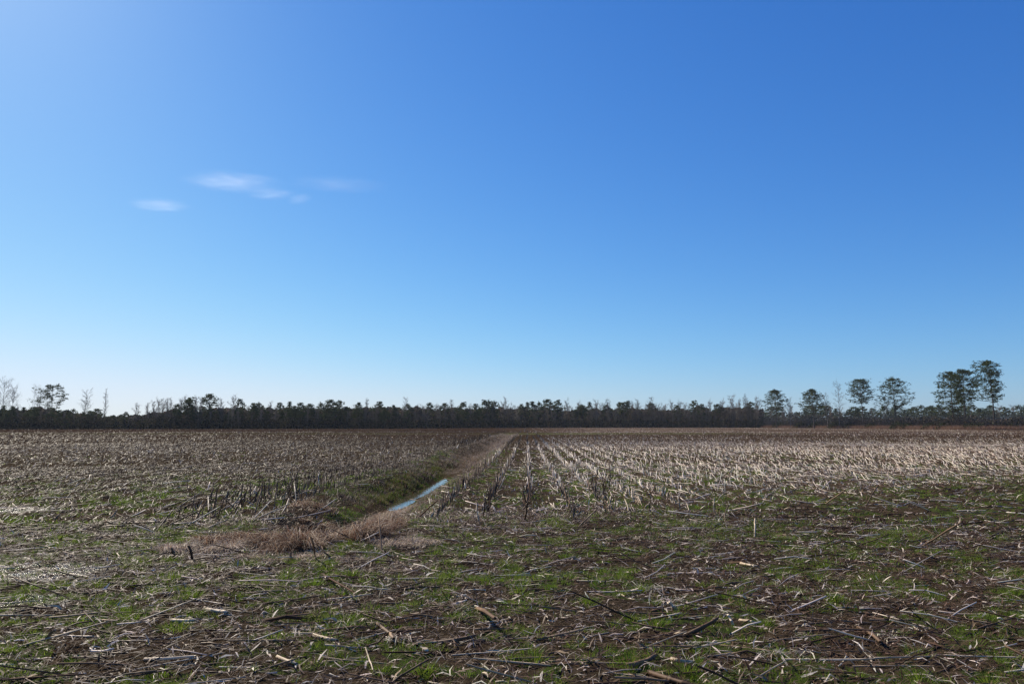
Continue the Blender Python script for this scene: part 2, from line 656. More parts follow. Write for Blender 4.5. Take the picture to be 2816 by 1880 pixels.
def wedge_points(n, r0, r1, power=1.0):
    """random points in the view wedge, area-uniform when power = 1"""
    half = math.atan(W / 2 / FPX) + .07
    u = RNG.random(n)
    r = np.sqrt(r0 * r0 + (r1 * r1 - r0 * r0) * u ** power)
    a = (RNG.random(n) * 2 - 1) * half - YAW
    x = r * np.sin(a); y = r * np.cos(a)
    return x, y


def keep(mask, *arrs):
    return [a[mask] for a in arrs]


# --- rows of standing stubble
def row_points(y0, y1, spacing, rowstep=1):
    xs = []; ysl = []
    kmax = int(y1 * .85 / ROW)
    for k in range(-kmax, kmax + 1, rowstep):
        x0 = k * ROW
        if x0 < -1.7:
            x0 -= .34
        if -4.8 < x0 < -1.7:
            continue
        n = int((y1 - y0) / spacing)
        y = y0 + (np.arange(n) + RNG.random(n)) * spacing
        x = x0 + RNG.normal(size=n) * .028 + .05 * np.sin(y * .05 + k)
        m = in_view(x, y, .05)
        xs.append(x[m]); ysl.append(y[m])
    return np.concatenate(xs), np.concatenate(ysl)


stub = Soup()
stub_near = []     # the ones built as objects of their own
for y0, y1, sp, rad, step, dens in ((9.5, 26, .15, .0105, 1, 1), (26, 50, .20, .0115, 1, .95), (50, 90, .36, .014, 1, .9), (90, 165, .9, .018, 2, .9), (165, 420, 3.4, .034, 4, .8)):
    x, y = row_points(y0, y1, sp, step)
    start = wx_bound(x) + np.where(x > 5, 5.5, 2.5) * (vnoise(x * 1.3, x * 0 + 1, 99) - .35)
    m = (y > start) & (RNG.random(len(x)) < dens * np.where(x < -6.5, .15 + .5 * sstep(2, 12, y - start), np.where(x > 5, .25 + .75 * sstep(0, 5, y - start), sstep(0, 3, y - start + .6))))
    # gaps where the wheels ran
    m &= RNG.random(len(x)) < np.where((x > -2) & (x < 7), .75, .35) + 1.0 * fbm(x * .9, y * .12, 2, 13)
    m &= ~((np.abs(y - 132 - .05 * x) < 8) & (x < 40))
    x, y = keep(m, x, y)
    n = len(x)
    flat = fbm(x * .35, y * .12, 2, 15)
    elev = np.radians(np.clip(RNG.normal(34, 16, n) + (np.abs(x) < 2.2) * 26 + ((x < -4.5) & (x > -6.5)) * 25 - 10 * (x > 5) - 12 * ((x < -6.5) & (y < 24)), 4, 88))
    a = np.radians(90 + RNG.normal(0, 17, n))
    L = RNG.uniform(.17, .42, n) * np.where(x > .5, .86, 1) * np.where((x < -4.5) & (x > -6.5) & (y < 20), 1.25, 1)
    L *= np.where(y > 50, 1.1, 1) * np.where(x < -6.5, .75, 1)
    d = np.stack([np.cos(a) * np.cos(elev), np.sin(a) * np.cos(elev), np.sin(elev)], 1)
    z = ground_h(x, y) - .01
    p0 = np.stack([x, y, z], 1)
    p1 = p0 + d * L[:, None]
    r = rad * RNG.uniform(.75, 1.25, n)
    bias = np.where(x > 1.2, .12, np.where(x > -2.5, .0, -.30))
    c = straw_colour(x, y, bias)
    if y0 < 20:
        dist = np.hypot(x, y)
        order = np.argsort(dist)
        near = order[:270]
        stub_near = [(x[i], y[i], z[i], a[i], elev[i], L[i], r[i], c[i].mean()) for i in near]
        mk = np.ones(n, bool); mk[near] = False
        p0, p1, r, c, n = p0[mk], p1[mk], r[mk], c[mk], int(mk.sum())
    bend = RNG.normal(size=(n, 3)) * .012 if y1 <= 26 else None
    stub.add(*tubes(p0, p1, r, r * .85, c, 4 if y1 <= 50 else 3, bend))
link("corn_stubble", stub.mesh("corn_stubble", M_STRAW), kind='stuff', label="rows of cut corn stubble running away across the field", category="stubble")

# --- dry leaves standing off the stubble and matted between the rows
chaff = Soup()
for n, r0, r1, l0, l1, w0, w1, el_s in ((62000, 3.8, 14, .02, .13, .004, .017, .26), (105000, 3.8, 13, .02, .16, .0014, .0040, .30), (75000, 13, 32, .05, .20, .006, .020, .30),
                                         (44000, 31, 75, .12, .34, .014, .030, .30), (23000, 74, 180, .25, .55, .035, .070, .25)):
    x, y = wedge_points(n, r0, r1, 1.0)
    m = RNG.random(n) < .35 + 1.1 * (fbm(x * .8, y * .8, 3, 17) - .15)
    m &= ditch_amt(x, y) < .55
    m &= ~((x > -2) & (x < 8) & (y > wx_bound(x) + 2) & (np.abs(x / ROW - np.round(x / ROW)) > .24) & (RNG.random(n) < .55))
    m &= ~((np.abs(y - 132 - .05 * x) < 8) & (x < 40) & (RNG.random(n) < .8))
    x, y = keep(m, x, y); k = len(x)
    c = straw_colour(x, y, np.where(x < -4, np.where(y > wx_bound(x), -.36, -.14), -.10) + .35 * (RNG.random(k) < .10))
    beyond = y > wx_bound(x)
    a = np.where(beyond, np.radians(90 + RNG.normal(0, 40, k)), RNG.random(k) * 2 * math.pi)
    e = np.abs(RNG.normal(0, el_s, k))
    L = RNG.uniform(l0, l1, k); w = RNG.uniform(w0, w1, k)
    p = np.stack([x, y, ground_h(x, y) + RNG.random(k) * .012], 1)
    chaff.add(*ribbons(p, a, e, L, w, RNG.uniform(-.02, .13, k), c))
link("crop_residue", chaff.mesh("crop_residue", M_CHAFF), kind='stuff', label="chopped dry corn leaves and husks matted over the soil", category="residue")

# --- pieces of fallen stalk
fall = Soup()
fall_near = []
for n, r0, r1, rad, l0, l1 in ((6800, 4.0, 14, .0058, .05, .62), (6000, 13, 30, .0085, .12, .80), (7000, 29, 70, .012, .2, .6)):
    x, y = wedge_points(n, r0, r1)
    m = (ditch_amt(x, y) < .3)
    x, y = keep(m, x, y); k = len(x)
    beyond = y > wx_bound(x)
    a = np.where(beyond, np.radians(90 + RNG.normal(0, 38, k)), np.radians(RNG.normal(8, 24, k)) + np.pi * (RNG.random(k) < .5))
    e = np.abs(RNG.normal(0, .05, k)) + (RNG.random(k) < .1) * RNG.random(k) * .4
    L = l0 + (l1 - l0) * RNG.random(k) ** 2.8
    r = rad * RNG.uniform(.55, 1.35, k)
    c = straw_colour(x, y, -.02)
    z = ground_h(x, y)
    if r0 < 5:
        s = L * r / np.hypot(x, y) ** 2
        order = np.argsort(-s)[:262]
        fall_near = [(x[i], y[i], z[i], a[i], e[i], L[i], r[i], c[i].mean()) for i in order]
        mk = np.ones(k, bool); mk[order] = False
        x, y, z, a, e, L, r, c = keep(mk, x, y, z, a, e, L, r, c); k = len(x)
    d = np.stack([np.cos(a) * np.cos(e), np.sin(a) * np.cos(e), np.sin(e)], 1)
    p0 = np.stack([x, y, z + r * .3], 1)
    p1 = p0 + d * L[:, None]
    p1[:, 2] = np.maximum(p1[:, 2], ground_h(p1[:, 0], p1[:, 1]) + r * .6)
    fall.add(*tubes(p0, p1, r, r * .9, c, 4, RNG.normal(size=(k, 3)) * .012))
link("broken_stalks", fall.mesh("broken_stalks", M_STRAW), kind='stuff', label="short broken corn stalk pieces strewn between the rows", category="residue")

# --- green grass
gr = Soup()
GREENS = np.array(((.115, .185, .014), (.165, .245, .024), (.065, .115, .016), (.180, .230, .034)))
for ntuft, nb, r0, r1, spread, l0, l1, w in ((14000, 28, 3.8, 12.5, .045, .020, .055, .0042), (15500, 12, 12, 26, .085, .035, .080, .008), (12000, 8, 25, 60, .15, .05, .11, .016)):
    x, y = wedge_points(ntuft, r0, r1)
    g = green_amt(x, y)
    m = RNG.random(ntuft) < np.clip(g * 1.9 - .16, 0, 1)
    m &= ditch_amt(x, y) < .85
    x, y, g = keep(m, x, y, g); k = len(x)
    tone = GREENS[RNG.integers(0, 4, k)] * RNG.uniform(.7, 1.2, (k, 1))
    size = RNG.uniform(.5, 1.35, k) * (0.7 + .6 * g)
    X = np.repeat(x, nb); Y = np.repeat(y, nb); S = np.repeat(size, nb)
    q = RNG.normal(size=(k * nb, 2)) * spread * S[:, None] * .6
    px, py = X + q[:, 0], Y + q[:, 1]
    rr_ = np.hypot(q[:, 0], q[:, 1]) / (spread * S)
    a = np.arctan2(q[:, 1], q[:, 0]) + RNG.normal(0, .6, k * nb)
    lean = np.clip(rr_ * .7 + RNG.random(k * nb) * .4, 0, 1.2)
    L = RNG.uniform(l0, l1, k * nb) * S
    p = np.stack([px, py, ground_h(px, py) - .004], 1)
    c = vary(np.repeat(tone, nb, 0), k * nb, .25, .05)
    gr.add(*blades(p, a, lean, L, w * RNG.uniform(.6, 1.3, k * nb), c))
link("grass", gr.mesh("grass", M_BLADE), kind='stuff', label="short green winter grass growing in patches through the residue", category="grass")

# --- dead grass lining the ditch
dg = Soup()
DRY = np.array(((.21, .120, .072), (.28, .185, .122), (.38, .295, .22), (.13, .078, .048)))
for n, y0, y1, l0, l1, w in ((26000, 10, 26, .07, .20, .005), (20000, 25, 60, .12, .28, .011), (16000, 58, 128, .2, .42, .026)):
    k = n // 22
    yc = RNG.uniform(y0, y1, k); oc = RNG.normal(0, .62, k) + np.where(RNG.random(k) < .5, .75, -.55)
    which = RNG.integers(0, k, n)
    sp_ = .07 + .0035 * y0
    y = yc[which] + RNG.normal(0, sp_ * 1.6, n); off = oc[which] + RNG.normal(0, sp_, n)
    x = ditch_c(y) + off
    m = (np.abs(off) > .50 + .0 * y) | (y > 34)
    m &= RNG.random(n) < 1.6 * fbm(x * 1.2, y * .5, 3, 23) - .2
    m &= (np.abs(off) < 1.7)
    x, y, off = keep(m, x, y, off); k = len(x)
    t = np.clip(RNG.random(k) * .5 + .55 * fbm(x * .7, y * .3, 2, 27), 0, .999)
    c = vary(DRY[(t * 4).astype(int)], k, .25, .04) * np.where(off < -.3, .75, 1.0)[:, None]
    p = np.stack([x, y, ground_h(x, y) - .005], 1)
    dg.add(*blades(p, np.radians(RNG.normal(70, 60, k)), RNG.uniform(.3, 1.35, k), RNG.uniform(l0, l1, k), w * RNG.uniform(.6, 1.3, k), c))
link("dead_grass", dg.mesh("dead_grass", M_DRYGRASS), kind='stuff', label="flattened brown grass lining both banks of the ditch", category="grass")


# ------------------------------------------------------------------ stalks that are objects of their own
def stalk_mesh(name, mat, L, r, sides=7, nodes=3, wob=.02, seed=0):
    """along +X, broken ends, swollen nodes, a slight kink at each node"""
    rg = np.random.default_rng(seed)
    ts = [0.0]; rad = [r * .75]
    ns = sorted(rg.uniform(.12, .9, nodes))
    path = [np.array((0, 0, 0.))]
    cuts = [0.015]
    for q in ns:
        cuts += [q - .025, q, q + .025]
    cuts += [.985, 1.0]
    cuts = sorted(cuts)
    off = np.zeros(3); drift = rg.normal(size=3) * wob * .55
    pts = [np.array((0, 0, 0.))]; rads = [r * .7]
    last = 0
    for cpos in cuts:
        if any(abs(cpos - q) < 1e-6 for q in ns):
            drift = rg.normal(size=3) * wob * .55
            rr_ = r * 1.22
        else:
            rr_ = r * (1.02 - .15 * cpos)
        off = off + drift * (cpos - last) * L * 6
        last = cpos
        pts.append(np.array((cpos * L, off[1], abs(off[2]) * .6)))
        rads.append(rr_)
    rads[-1] = r * .55
    V, F = path_tube(pts, rads, sides)
    V[:, 1:] *= 1.0
    V = V + rg.normal(size=V.shape) * r * .08
    # frayed splinters at the broken end
    sp = []; sf = []
    base = len(V)
    e = pts[-1]
    for k in range(3):
        a = rg.uniform(0, 6.28)
        o_ = np.array((0, math.cos(a), math.sin(a))) * r * .6
        w_ = np.array((0, -math.sin(a), math.cos(a))) * r * .35
        tip = e + o_ * 1.6 + np.array((rg.uniform(.01, .035), 0, 0))
        sp += [e + o_ - w_, e + o_ + w_, tip + w_ * .1, tip - w_ * .1]
        sf.append((base + 4 * k, base + 4 * k + 1, base + 4 * k + 2, base + 4 * k + 3))
    caps = len(V) + len(sp)
    V = np.concatenate([V, np.array(sp)]); F = np.concatenate([F, np.array(sf)])
    return make_mesh(name, V, F, mat, smooth=False)


def leaf_mesh(name, L, w, seed):
    """a curled dry leaf with a keel, along +X"""
    rg = np.random.default_rng(seed)
    n = 6; V = []; F = []
    y = 0; z = 0; a = rg.uniform(-.3, .3); e = rg.uniform(.2, .7); tw = rg.uniform(-.6, .6)
    x = 0
    for i in range(n):
        t = i / (n - 1)
        ww = w * (.55 + .6 * math.sin(math.pi * min(1, t * 1.1))) * (1 - t * .55)
        c_, s_ = math.cos(tw * i * .5), math.sin(tw * i * .5)
        for q, lift in ((-1, .0), (0, -.35), (1, .0)):
            V.append((x, y + q * ww * c_, z + q * ww * s_ + lift * ww))
        x += L / n * math.cos(a) * math.cos(e); y += L / n * math.sin(a); z += L / n * math.sin(e)
        e -= rg.uniform(.1, .4); a += rg.normal() * .25
        z = max(z, .003)
    for i in range(n - 1):
        for q in range(2):
            b = i * 3 + q
            F.append((b, b + 1, b + 4, b + 3))
    return make_mesh(name, V, F, M_HUSK, smooth=True)


PALE_M = [stalk_mesh("pale_stalk", M_STALK_PALE, .5, .0095, 7, 2, .015, 100 + i) for i in range(6)]
GREY_M = [stalk_mesh("grey_stalk", M_STALK, .5, .0095, 7, 3, .02, 120 + i) for i in range(9)]
DARK_M = [stalk_mesh("brown_stalk", M_STALK_DARK, .34, .0095, 6, 1, .03, 140 + i) for i in range(7)]
LEAF_M = [leaf_mesh("dry_leaf", .16, .011, 160 + i) for i in range(8)]


def put_stalk(x, y, a, e, L, r, tone, label, group, name="corn_stalk", z=None, leaf=False, pale_override=None):
    if tone == 'pale':
        me = PALE_M[RNG.integers(len(PALE_M))]; base = .5
    elif tone == 'grey':
        me = GREY_M[RNG.integers(len(GREY_M))]; base = .5
    else:
        me = DARK_M[RNG.integers(len(DARK_M))]; base = .34
    if z is None:
        z = float(ground_h(x, y))
    k = L / base; kr = r / .0095
    o = link(name, me, loc=(x, y, z), rot=(0, -e, a), scale=(k, kr, kr), label=label, category="corn stalk", group=group)
    if leaf:
        q = link("leaf", LEAF_M[RNG.integers(len(LEAF_M))], parent=o, loc=(base * RNG.uniform(.1, .6), 0, .006 / kr))
        q.rotation_euler = (RNG.uniform(-.8, .8), RNG.uniform(-.5, 0), RNG.uniform(-.9, .9))
        q.scale = (1 / k, 1 / kr, 1 / kr)
    return o


def where(x, y):
    """plain words for a spot of the foreground"""
    px = W / 2 + FPX * (x * RT[0] + y * RT[1]) / (-x * math.sin(YAW) + y * math.cos(YAW))
    side = ["at left edge", "left of the mounds", "below the mounds", "before the middle row", "right of the middle row", "toward the right", "at right edge"][int(np.clip(px / W * 7, 0, 6))]
    r = math.hypot(x, y)
    band = "beside the bottom edge" if r < 5.6 else ("on near headland" if r < 7.5 else ("on far headland" if r < 10 else "where rows begin"))
    g = "in green grass" if float(green_amt(np.array(x), np.array(y))) > .45 else "on brown litter"
    return band + " " + side, g


for i, (x, y, z, a, e, L, r, c) in enumerate(stub_near):
    px_ = W / 2 + FPX * x / y
    dist = "nearest the grass" if y - float(wx_bound(np.array(x))) < 3 else ("just behind its row end" if y < 17 else "further along its row")
    tall_ = "tall " if L > .36 else ("short " if L < .27 else "")
    if x < -4:
        lab, grp = "dark stub in the rows left of the ditch", "standing stubble left of the ditch"
    elif x < -.4:
        lab, grp = "brown stub between ditch and middle row", "standing stubble beside the ditch"
    elif x < .4:
        lab, grp = "dark stub in the middle row", "standing stubble of the middle row"
    else:
        k_ = int(round(x / ROW))
        rows = ["first", "second", "third", "fourth", "fifth", "sixth", "seventh", "eighth", "ninth", "tenth"]
        rw = rows[k_ - 1] if k_ <= 10 else "outer"
        lab, grp = f"bleached stub, {rw} row right of the middle row", "leaning stubble right of the middle row"
    lab = tall_ + lab + ", " + dist
    grp = "stubble: " + lab
    far_ = ""
    tone = 'dark' if RNG.random() < (.75 if x < .4 else .15) else ('pale' if (x > 2 and RNG.random() < .7) else 'grey')
    put_stalk(x, y, a, e, L, r * 1.05, tone, lab, grp, "standing_stalk", z - .02, leaf=RNG.random() < .35)

for i, (x, y, z, a, e, L, r, c) in enumerate(fall_near):
    u = RNG.random()
    tone, word = ('pale', "bleached") if u < .16 else (('grey', "grey brown") if u < .72 else ('dark', "dark brown"))
    wh, g = where(x, y)
    size = "long " if L > .45 else ("short " if L < .22 else "")
    lab = f"{size}{word} stalk {g} {wh}"
    put_stalk(x, y, a, e, L, r * 1.0, tone, lab, "fallen stalks: " + lab, "fallen_stalk", z + .003, leaf=RNG.random() < .2)

# pieces one can point to in the photograph: base pixel, tip pixel, tip height, radius, tone, label
HERO = [
    ((2538, 1496), (2645, 1432), .40, .011, 'grey', "long grey stalk sticking up diagonally out of green grass toward right side"),
    ((2075, 1472), (2077, 1422), .20, .012, 'pale', "short pale stub standing upright alone in green grass right of centre"),
    ((1963, 1412), (1961, 1365), .22, .011, 'pale', "upright pale stub at the edge between pale stubble and green grass"),
    ((1728, 1408), (1721, 1374), .17, .012, 'pale', "pale upright stub just right of the dark stalk cluster"),
    ((1992, 1425), (2006, 1388), .18, .010, 'grey', "grey stub leaning right beside the upright pale stub at the grass edge"),
    ((1443, 1432), (1460, 1382), .32, .013, 'grey', "split grey stalk leaning on the near end of the middle row"),
    ((2035, 1541), (2082, 1546), .02, .014, 'pale', "bright white shiny stalk lying on dark litter right of centre"),
    ((560, 1676), (610, 1684), .03, .016, 'pale', "thick bright white stalk piece lying on green grass at lower left"),
    ((470, 1708), (534, 1704), .02, .012, 'pale', "slim white stalk lying level in green grass at lower left"),
    ((395, 1811), (533, 1798), .03, .011, 'pale', "long white stalk lying near the bottom edge at lower left"),
    ((860, 1749), (925, 1755), .03, .014, 'pale', "pale stalk piece lying under the jumble of stalks left of bottom centre"),
    ((761, 1800), (814, 1810), .03, .011, 'pale', "short pale stalk broken at an angle on bare soil left of bottom centre"),
    ((1038, 1712), (1075, 1742), .05, .013, 'grey', "grey stalk pointing down at a spray of dry roots"),
    ((1310, 1668), (1372, 1710), .06, .017, 'dark', "thick dark stalk slanting down beside grass tufts near bottom centre"),
    ((885, 1575), (972, 1631), .06, .012, 'dark', "thin dark stalk slanting down to the right above the grass near centre left"),
    ((1036, 1623), (1161, 1621), .03, .010, 'grey', "straight grey stalk lying level across the middle of the headland"),
    ((722, 1706), (833, 1699), .03, .016, 'dark', "thick brown stalk lying level with a bent end at lower left centre"),
    ((884, 1730), (1005, 1712), .03, .014, 'dark', "dark bent stalk running right from a grass tuft near bottom centre"),
    ((1205, 1768), (1300, 1744), .03, .015, 'grey', "thick grey stalk lying on chaff between tufts at bottom centre"),
    ((1725, 1832), (1795, 1792), .05, .017, 'grey', "stout pale grey stalk stump slanting up near the bottom edge right of centre"),
    ((1892, 1735), (1960, 1696), .06, .016, 'grey', "stout arched stalk rising out of residue right of centre"),
    ((1790, 1675), (1826, 1652), .05, .013, 'dark', "dark stubby stalk leaning over litter below centre right"),
    ((1860, 1670), (1840, 1645), .07, .016, 'pale', "stubby pale stalk ends poking up beside the litter pile right of centre"),
    ((2016, 1712), (2013, 1682), .07, .011, 'pale', "pair piece of short pale stalk standing by the stout arched stalk"),
    ((2032, 1699), (2074, 1699), .03, .012, 'pale', "pale stalk lying level to the right of the short standing pale piece"),
    ((1844, 1808), (1905, 1812), .03, .014, 'pale', "pale green stalk piece lying level near the bottom right of centre"),
    ((1784, 1843), (1920, 1874), .03, .014, 'grey', "long stalk slanting down to the right at the very bottom edge"),
    ((2388, 1692), (2515, 1688), .03, .009, 'grey', "thin straight stalk crossing two leaning leaves at lower right"),
    ((2356, 1706), (2420, 1746), .06, .014, 'grey', "grey stalk sloping down into a green tuft at lower right"),
    ((2695, 1742), (2815, 1748), .03, .012, 'dark', "dark straight stalk lying level at the right edge"),
    ((2000, 1538), (2055, 1530), .05, .018, 'dark', "thick dark stalk propped up left of the bright white stalk"),
    ((1050, 1512), (1040, 1420), .35, .010, 'dark', "single thin dark weed stem standing in front of the dry grass"),
    ((868, 1538), (857, 1478), .30, .009, 'dark', "thin brown stem standing between the two dry grass mounds"),
    ((800, 1537), (801, 1517), .10, .014, 'dark', "stubby dark stem end standing below the left dry grass mound"),
    ((910, 1536), (888, 1519), .08, .012, 'dark', "short dark stick leaning left below the dry grass mounds"),
    ((530, 1540), (513, 1503), .16, .016, 'dark', "dark leaning stub left of the dry grass mound"),
    ((482, 1526), (465, 1497), .12, .014, 'dark', "dark crooked stub furthest left below the short rows"),
    ((445, 1452), (550, 1408), .10, .010, 'grey', "long pale stalk lying diagonally in front of the dark standing rows"),
    ((488, 1432), (500, 1388), .30, .012, 'dark', "dark stub standing first at the left end of the short rows"),
    ((815, 1388), (812, 1330), .36, .012, 'pale', "pale curved stalk standing at the right end of the short rows"),
    ((700, 1410), (718, 1342), .40, .012, 'dark', "tallest dark stalk standing in the short rows left of the ditch"),
    ((2380, 1395), (2415, 1335), .42, .012, 'grey', "tall grey stalk leaning right at the edge of the pale stubble"),
    ((2270, 1385), (2320, 1352), .30, .012, 'grey', "fallen forked stalk lying over the dark litter on the right"),
    ((1215, 1508), (1160, 1512), .03, .012, 'dark', "dark stalk lying level right beside the dry grass"),
    ((1150, 1420), (1205, 1372), .40, .011, 'dark', "dark stalk leaning over at the near end of the row beside the ditch"),
    ((1590, 1450), (1640, 1402), .20, .011, 'grey', "grey stick leaning right in the grass below the dark cluster"),
    ((1620, 1490), (1800, 1484), .03, .010, 'dark', "very long dark stalk lying level across green grass right of centre"),
]
for (b, t, hz, r, tone, lab) in HERO:
    B = gp(*b); d = ray(*t)
    # tip: at height hz on the tip's ray
    T = CP + d * ((hz - CAMH) / d[2])
    if np.hypot(*(T - B)[:2]) > 1.6 * max(.3, hz * 2) and hz > .08:
        # keep tip above the base's depth
        T = CP + d * (B[1] / d[1])
    V_ = T - B
    L = float(np.linalg.norm(V_))
    z = float(ground_h(B[0], B[1]))
    put_stalk(B[0], B[1], math.atan2(V_[1], V_[0]), math.asin(V_[2] / L) if hz > .05 else .01, L, r, tone, lab, None,
              "standing_stalk" if hz > .12 else "fallen_stalk", z + (.012 if hz <= .05 else 0), leaf=False)

# dark cluster of stalks at the end of the rows right of the middle
for i in range(16):
    q = gp(1655 + RNG.uniform(-34, 42), 1352 + RNG.uniform(-22, 14))
    put_stalk(q[0], q[1], RNG.normal(1.57, .9), math.radians(RNG.uniform(68, 89)), RNG.uniform(.15, .42), .012, 'dark',
              "dark stalk in the tight upright cluster right of the middle row", "dark stalk cluster", "standing_stalk", leaf=i % 2 == 0)
for i in range(11):
    q = gp(1446 + RNG.uniform(-13, 13), 1385 + RNG.uniform(-50, 36))
    put_stalk(q[0], q[1], RNG.normal(1.57, .6), math.radians(RNG.uniform(50, 89)), RNG.uniform(.14, .36), .012, 'dark',
              "dark stalk in the clump at the near end of the middle row", "dark stalk clump of the middle row", "standing_stalk", leaf=i % 2 == 0)
for i in range(30):
    px = 520 + 380 * (i / 29) + RNG.uniform(-10, 10)
    q = gp(px, 1435 - (px - 520) * .235 + RNG.uniform(-9, 9))
    put_stalk(q[0], q[1], RNG.normal(1.2, 1.0), math.radians(RNG.uniform(38, 88)), RNG.uniform(.18, .55), .010, 'dark',
              ("tall " if i % 3 == 0 else "") + "dark brown stalk in the ragged short row, " + ("far end" if px > 770 else "middle" if px > 640 else "near end"), "ragged short row facing the ditch end", "standing_stalk", leaf=i % 2 == 0)

for i in range(18):
    q = gp(RNG.uniform(430, 880), RNG.uniform(1372, 1462))
    put_stalk(q[0], q[1], RNG.normal(1.45, .3), math.radians(RNG.uniform(3, 20)), RNG.uniform(.5, .95), .010, 'grey' if i % 3 else 'pale',
              ("grey brown" if i % 3 else "bleached") + " long stalk fallen away from the viewer among the ragged short row", ("grey brown" if i % 3 else "bleached") + " stalks fallen by the ragged short row", "fallen_stalk")

# pale husks
for i in range(150):
    x, y = wedge_points(1, 4.2, 16)
    x, y = float(x[0]), float(y[0])
    if ditch_amt(x, y) > .2:
        continue
    s = RNG.uniform(.4, 1.1)
    link("corn_husk", LEAF_M[i % len(LEAF_M)], loc=(x, y, float(ground_h(x, y)) + .006), rot=(RNG.normal() * .3, RNG.normal() * .15, RNG.uniform(0, 6.28)),
         scale=(s, s * RNG.uniform(.8, 1.8), s), label="curled dry corn husk " + " ".join(reversed(where(x, y))), category="husk", group="loose husks " + where(x, y)[0])


# tufts of grass that stand out one by one
TUFT = []
for i in range(7):
    n = 110
    q = RNG.normal(size=(n, 2)) * .028
    rr_ = np.hypot(q[:, 0], q[:, 1])
    V, F, C = blades(np.stack([q[:, 0], q[:, 1], np.zeros(n)], 1), np.arctan2(q[:, 1], q[:, 0]) + RNG.normal(0, .5, n), np.clip(rr_ * 14 + RNG.random(n) * .35, 0, 1.35),
                     RNG.uniform(.03, .075, n), RNG.uniform(.002, .0045, n), vary(GREENS[RNG.integers(0, 4, n)] * .9, n, .25, .05))
    TUFT.append(make_mesh("grass_tuft", V, F, M_BLADE, C))
k_ = 0
while k_ < 280:
    x, y = (float(v[0]) for v in wedge_points(1, 4.1, 9.5))
    if RNG.random() > .15 + 1.3 * float(green_amt(np.array(x), np.array(y))):
        continue
    k_ += 1
    sc_ = RNG.uniform(.7, 1.9)
    link("grass_tuft", TUFT[k_ % 7], loc=(x, y, float(ground_h(x, y)) - .003), rot=(0, 0, RNG.uniform(0, 6.28)), scale=(sc_, sc_, sc_ * RNG.uniform(.6, .95)),
         label=("large" if sc_ > 1.5 else "small" if sc_ < 1.0 else "medium") + " bright green grass tuft " + where(x, y)[0], category="grass tuft",
         group=("large" if sc_ > 1.5 else "small" if sc_ < 1.0 else "medium") + " grass tufts " + where(x, y)[0])


def roots(px, py, n, spread, h, label):
    """splayed dry roots or shredded husk, strips bending out of one point"""
    g = gp(px, py)
    a = RNG.random(n) * 6.28
    e = RNG.uniform(-.1, .45, n)
    a = a * .5 + RNG.choice([0, math.pi], n) * (RNG.random(n) < .8)
    L = RNG.uniform(.3, 1.1, n) * spread
    p = np.stack([RNG.normal(size=n) * spread * .35, RNG.normal(size=n) * spread * .25, RNG.random(n) * h * .5], 1)
    d1 = np.stack([np.cos(a) * np.cos(e), np.sin(a) * np.cos(e), np.sin(e)], 1)
    m = p + d1 * (L * .5)[:, None]
    t_ = m + np.stack([np.cos(a + .4) * L * .5, np.sin(a + .4) * L * .5, -m[:, 2] * .9], 1)
    w = RNG.uniform(.0015, .005, n)[:, None]
    sd = np.stack([-np.sin(a), np.cos(a), RNG.normal(size=n) * .4], 1) * w
    V = np.stack([p - sd, p + sd, m - sd, m + sd, t_ - sd * .3, t_ + sd * .3], 1).reshape(-1, 3)
    f = np.array([(0, 1, 3, 2), (2, 3, 5, 4)])
    F = (np.arange(n)[:, None, None] * 6 + f[None]).reshape(-1, 4)
    C = np.repeat(vary(STRAW_PALE * .5, n, .6, .04)[:, None], 6, 1).reshape(-1, 3)
    link("root_clump", make_mesh("root_clump", V, F, M_CHAFF, C), loc=(g[0], g[1], float(ground_h(g[0], g[1]))), label=label, category="root clump")


roots(1103, 1755, 60, .13, .05, "spray of pale dry roots splayed on soil left of bottom centre")
roots(1905, 1762, 40, .10, .05, "small spray of roots beside the stout arched stalk")
roots(1790, 1612, 90, .22, .05, "heap of shredded pale husks right of centre on brown litter")
roots(1860, 1650, 80, .26, .03, "flat fan of shredded husks beside the pale stub ends")
roots(1275, 1690, 26, .06, .06, "small round pale knob of roots near bottom centre")
roots(2440, 1735, 60, .16, .04, "shredded husk heap below the thin straight stalk at lower right")
roots(2150, 1785, 60, .20, .05, "bundle of leaning dry leaves near the bottom right")

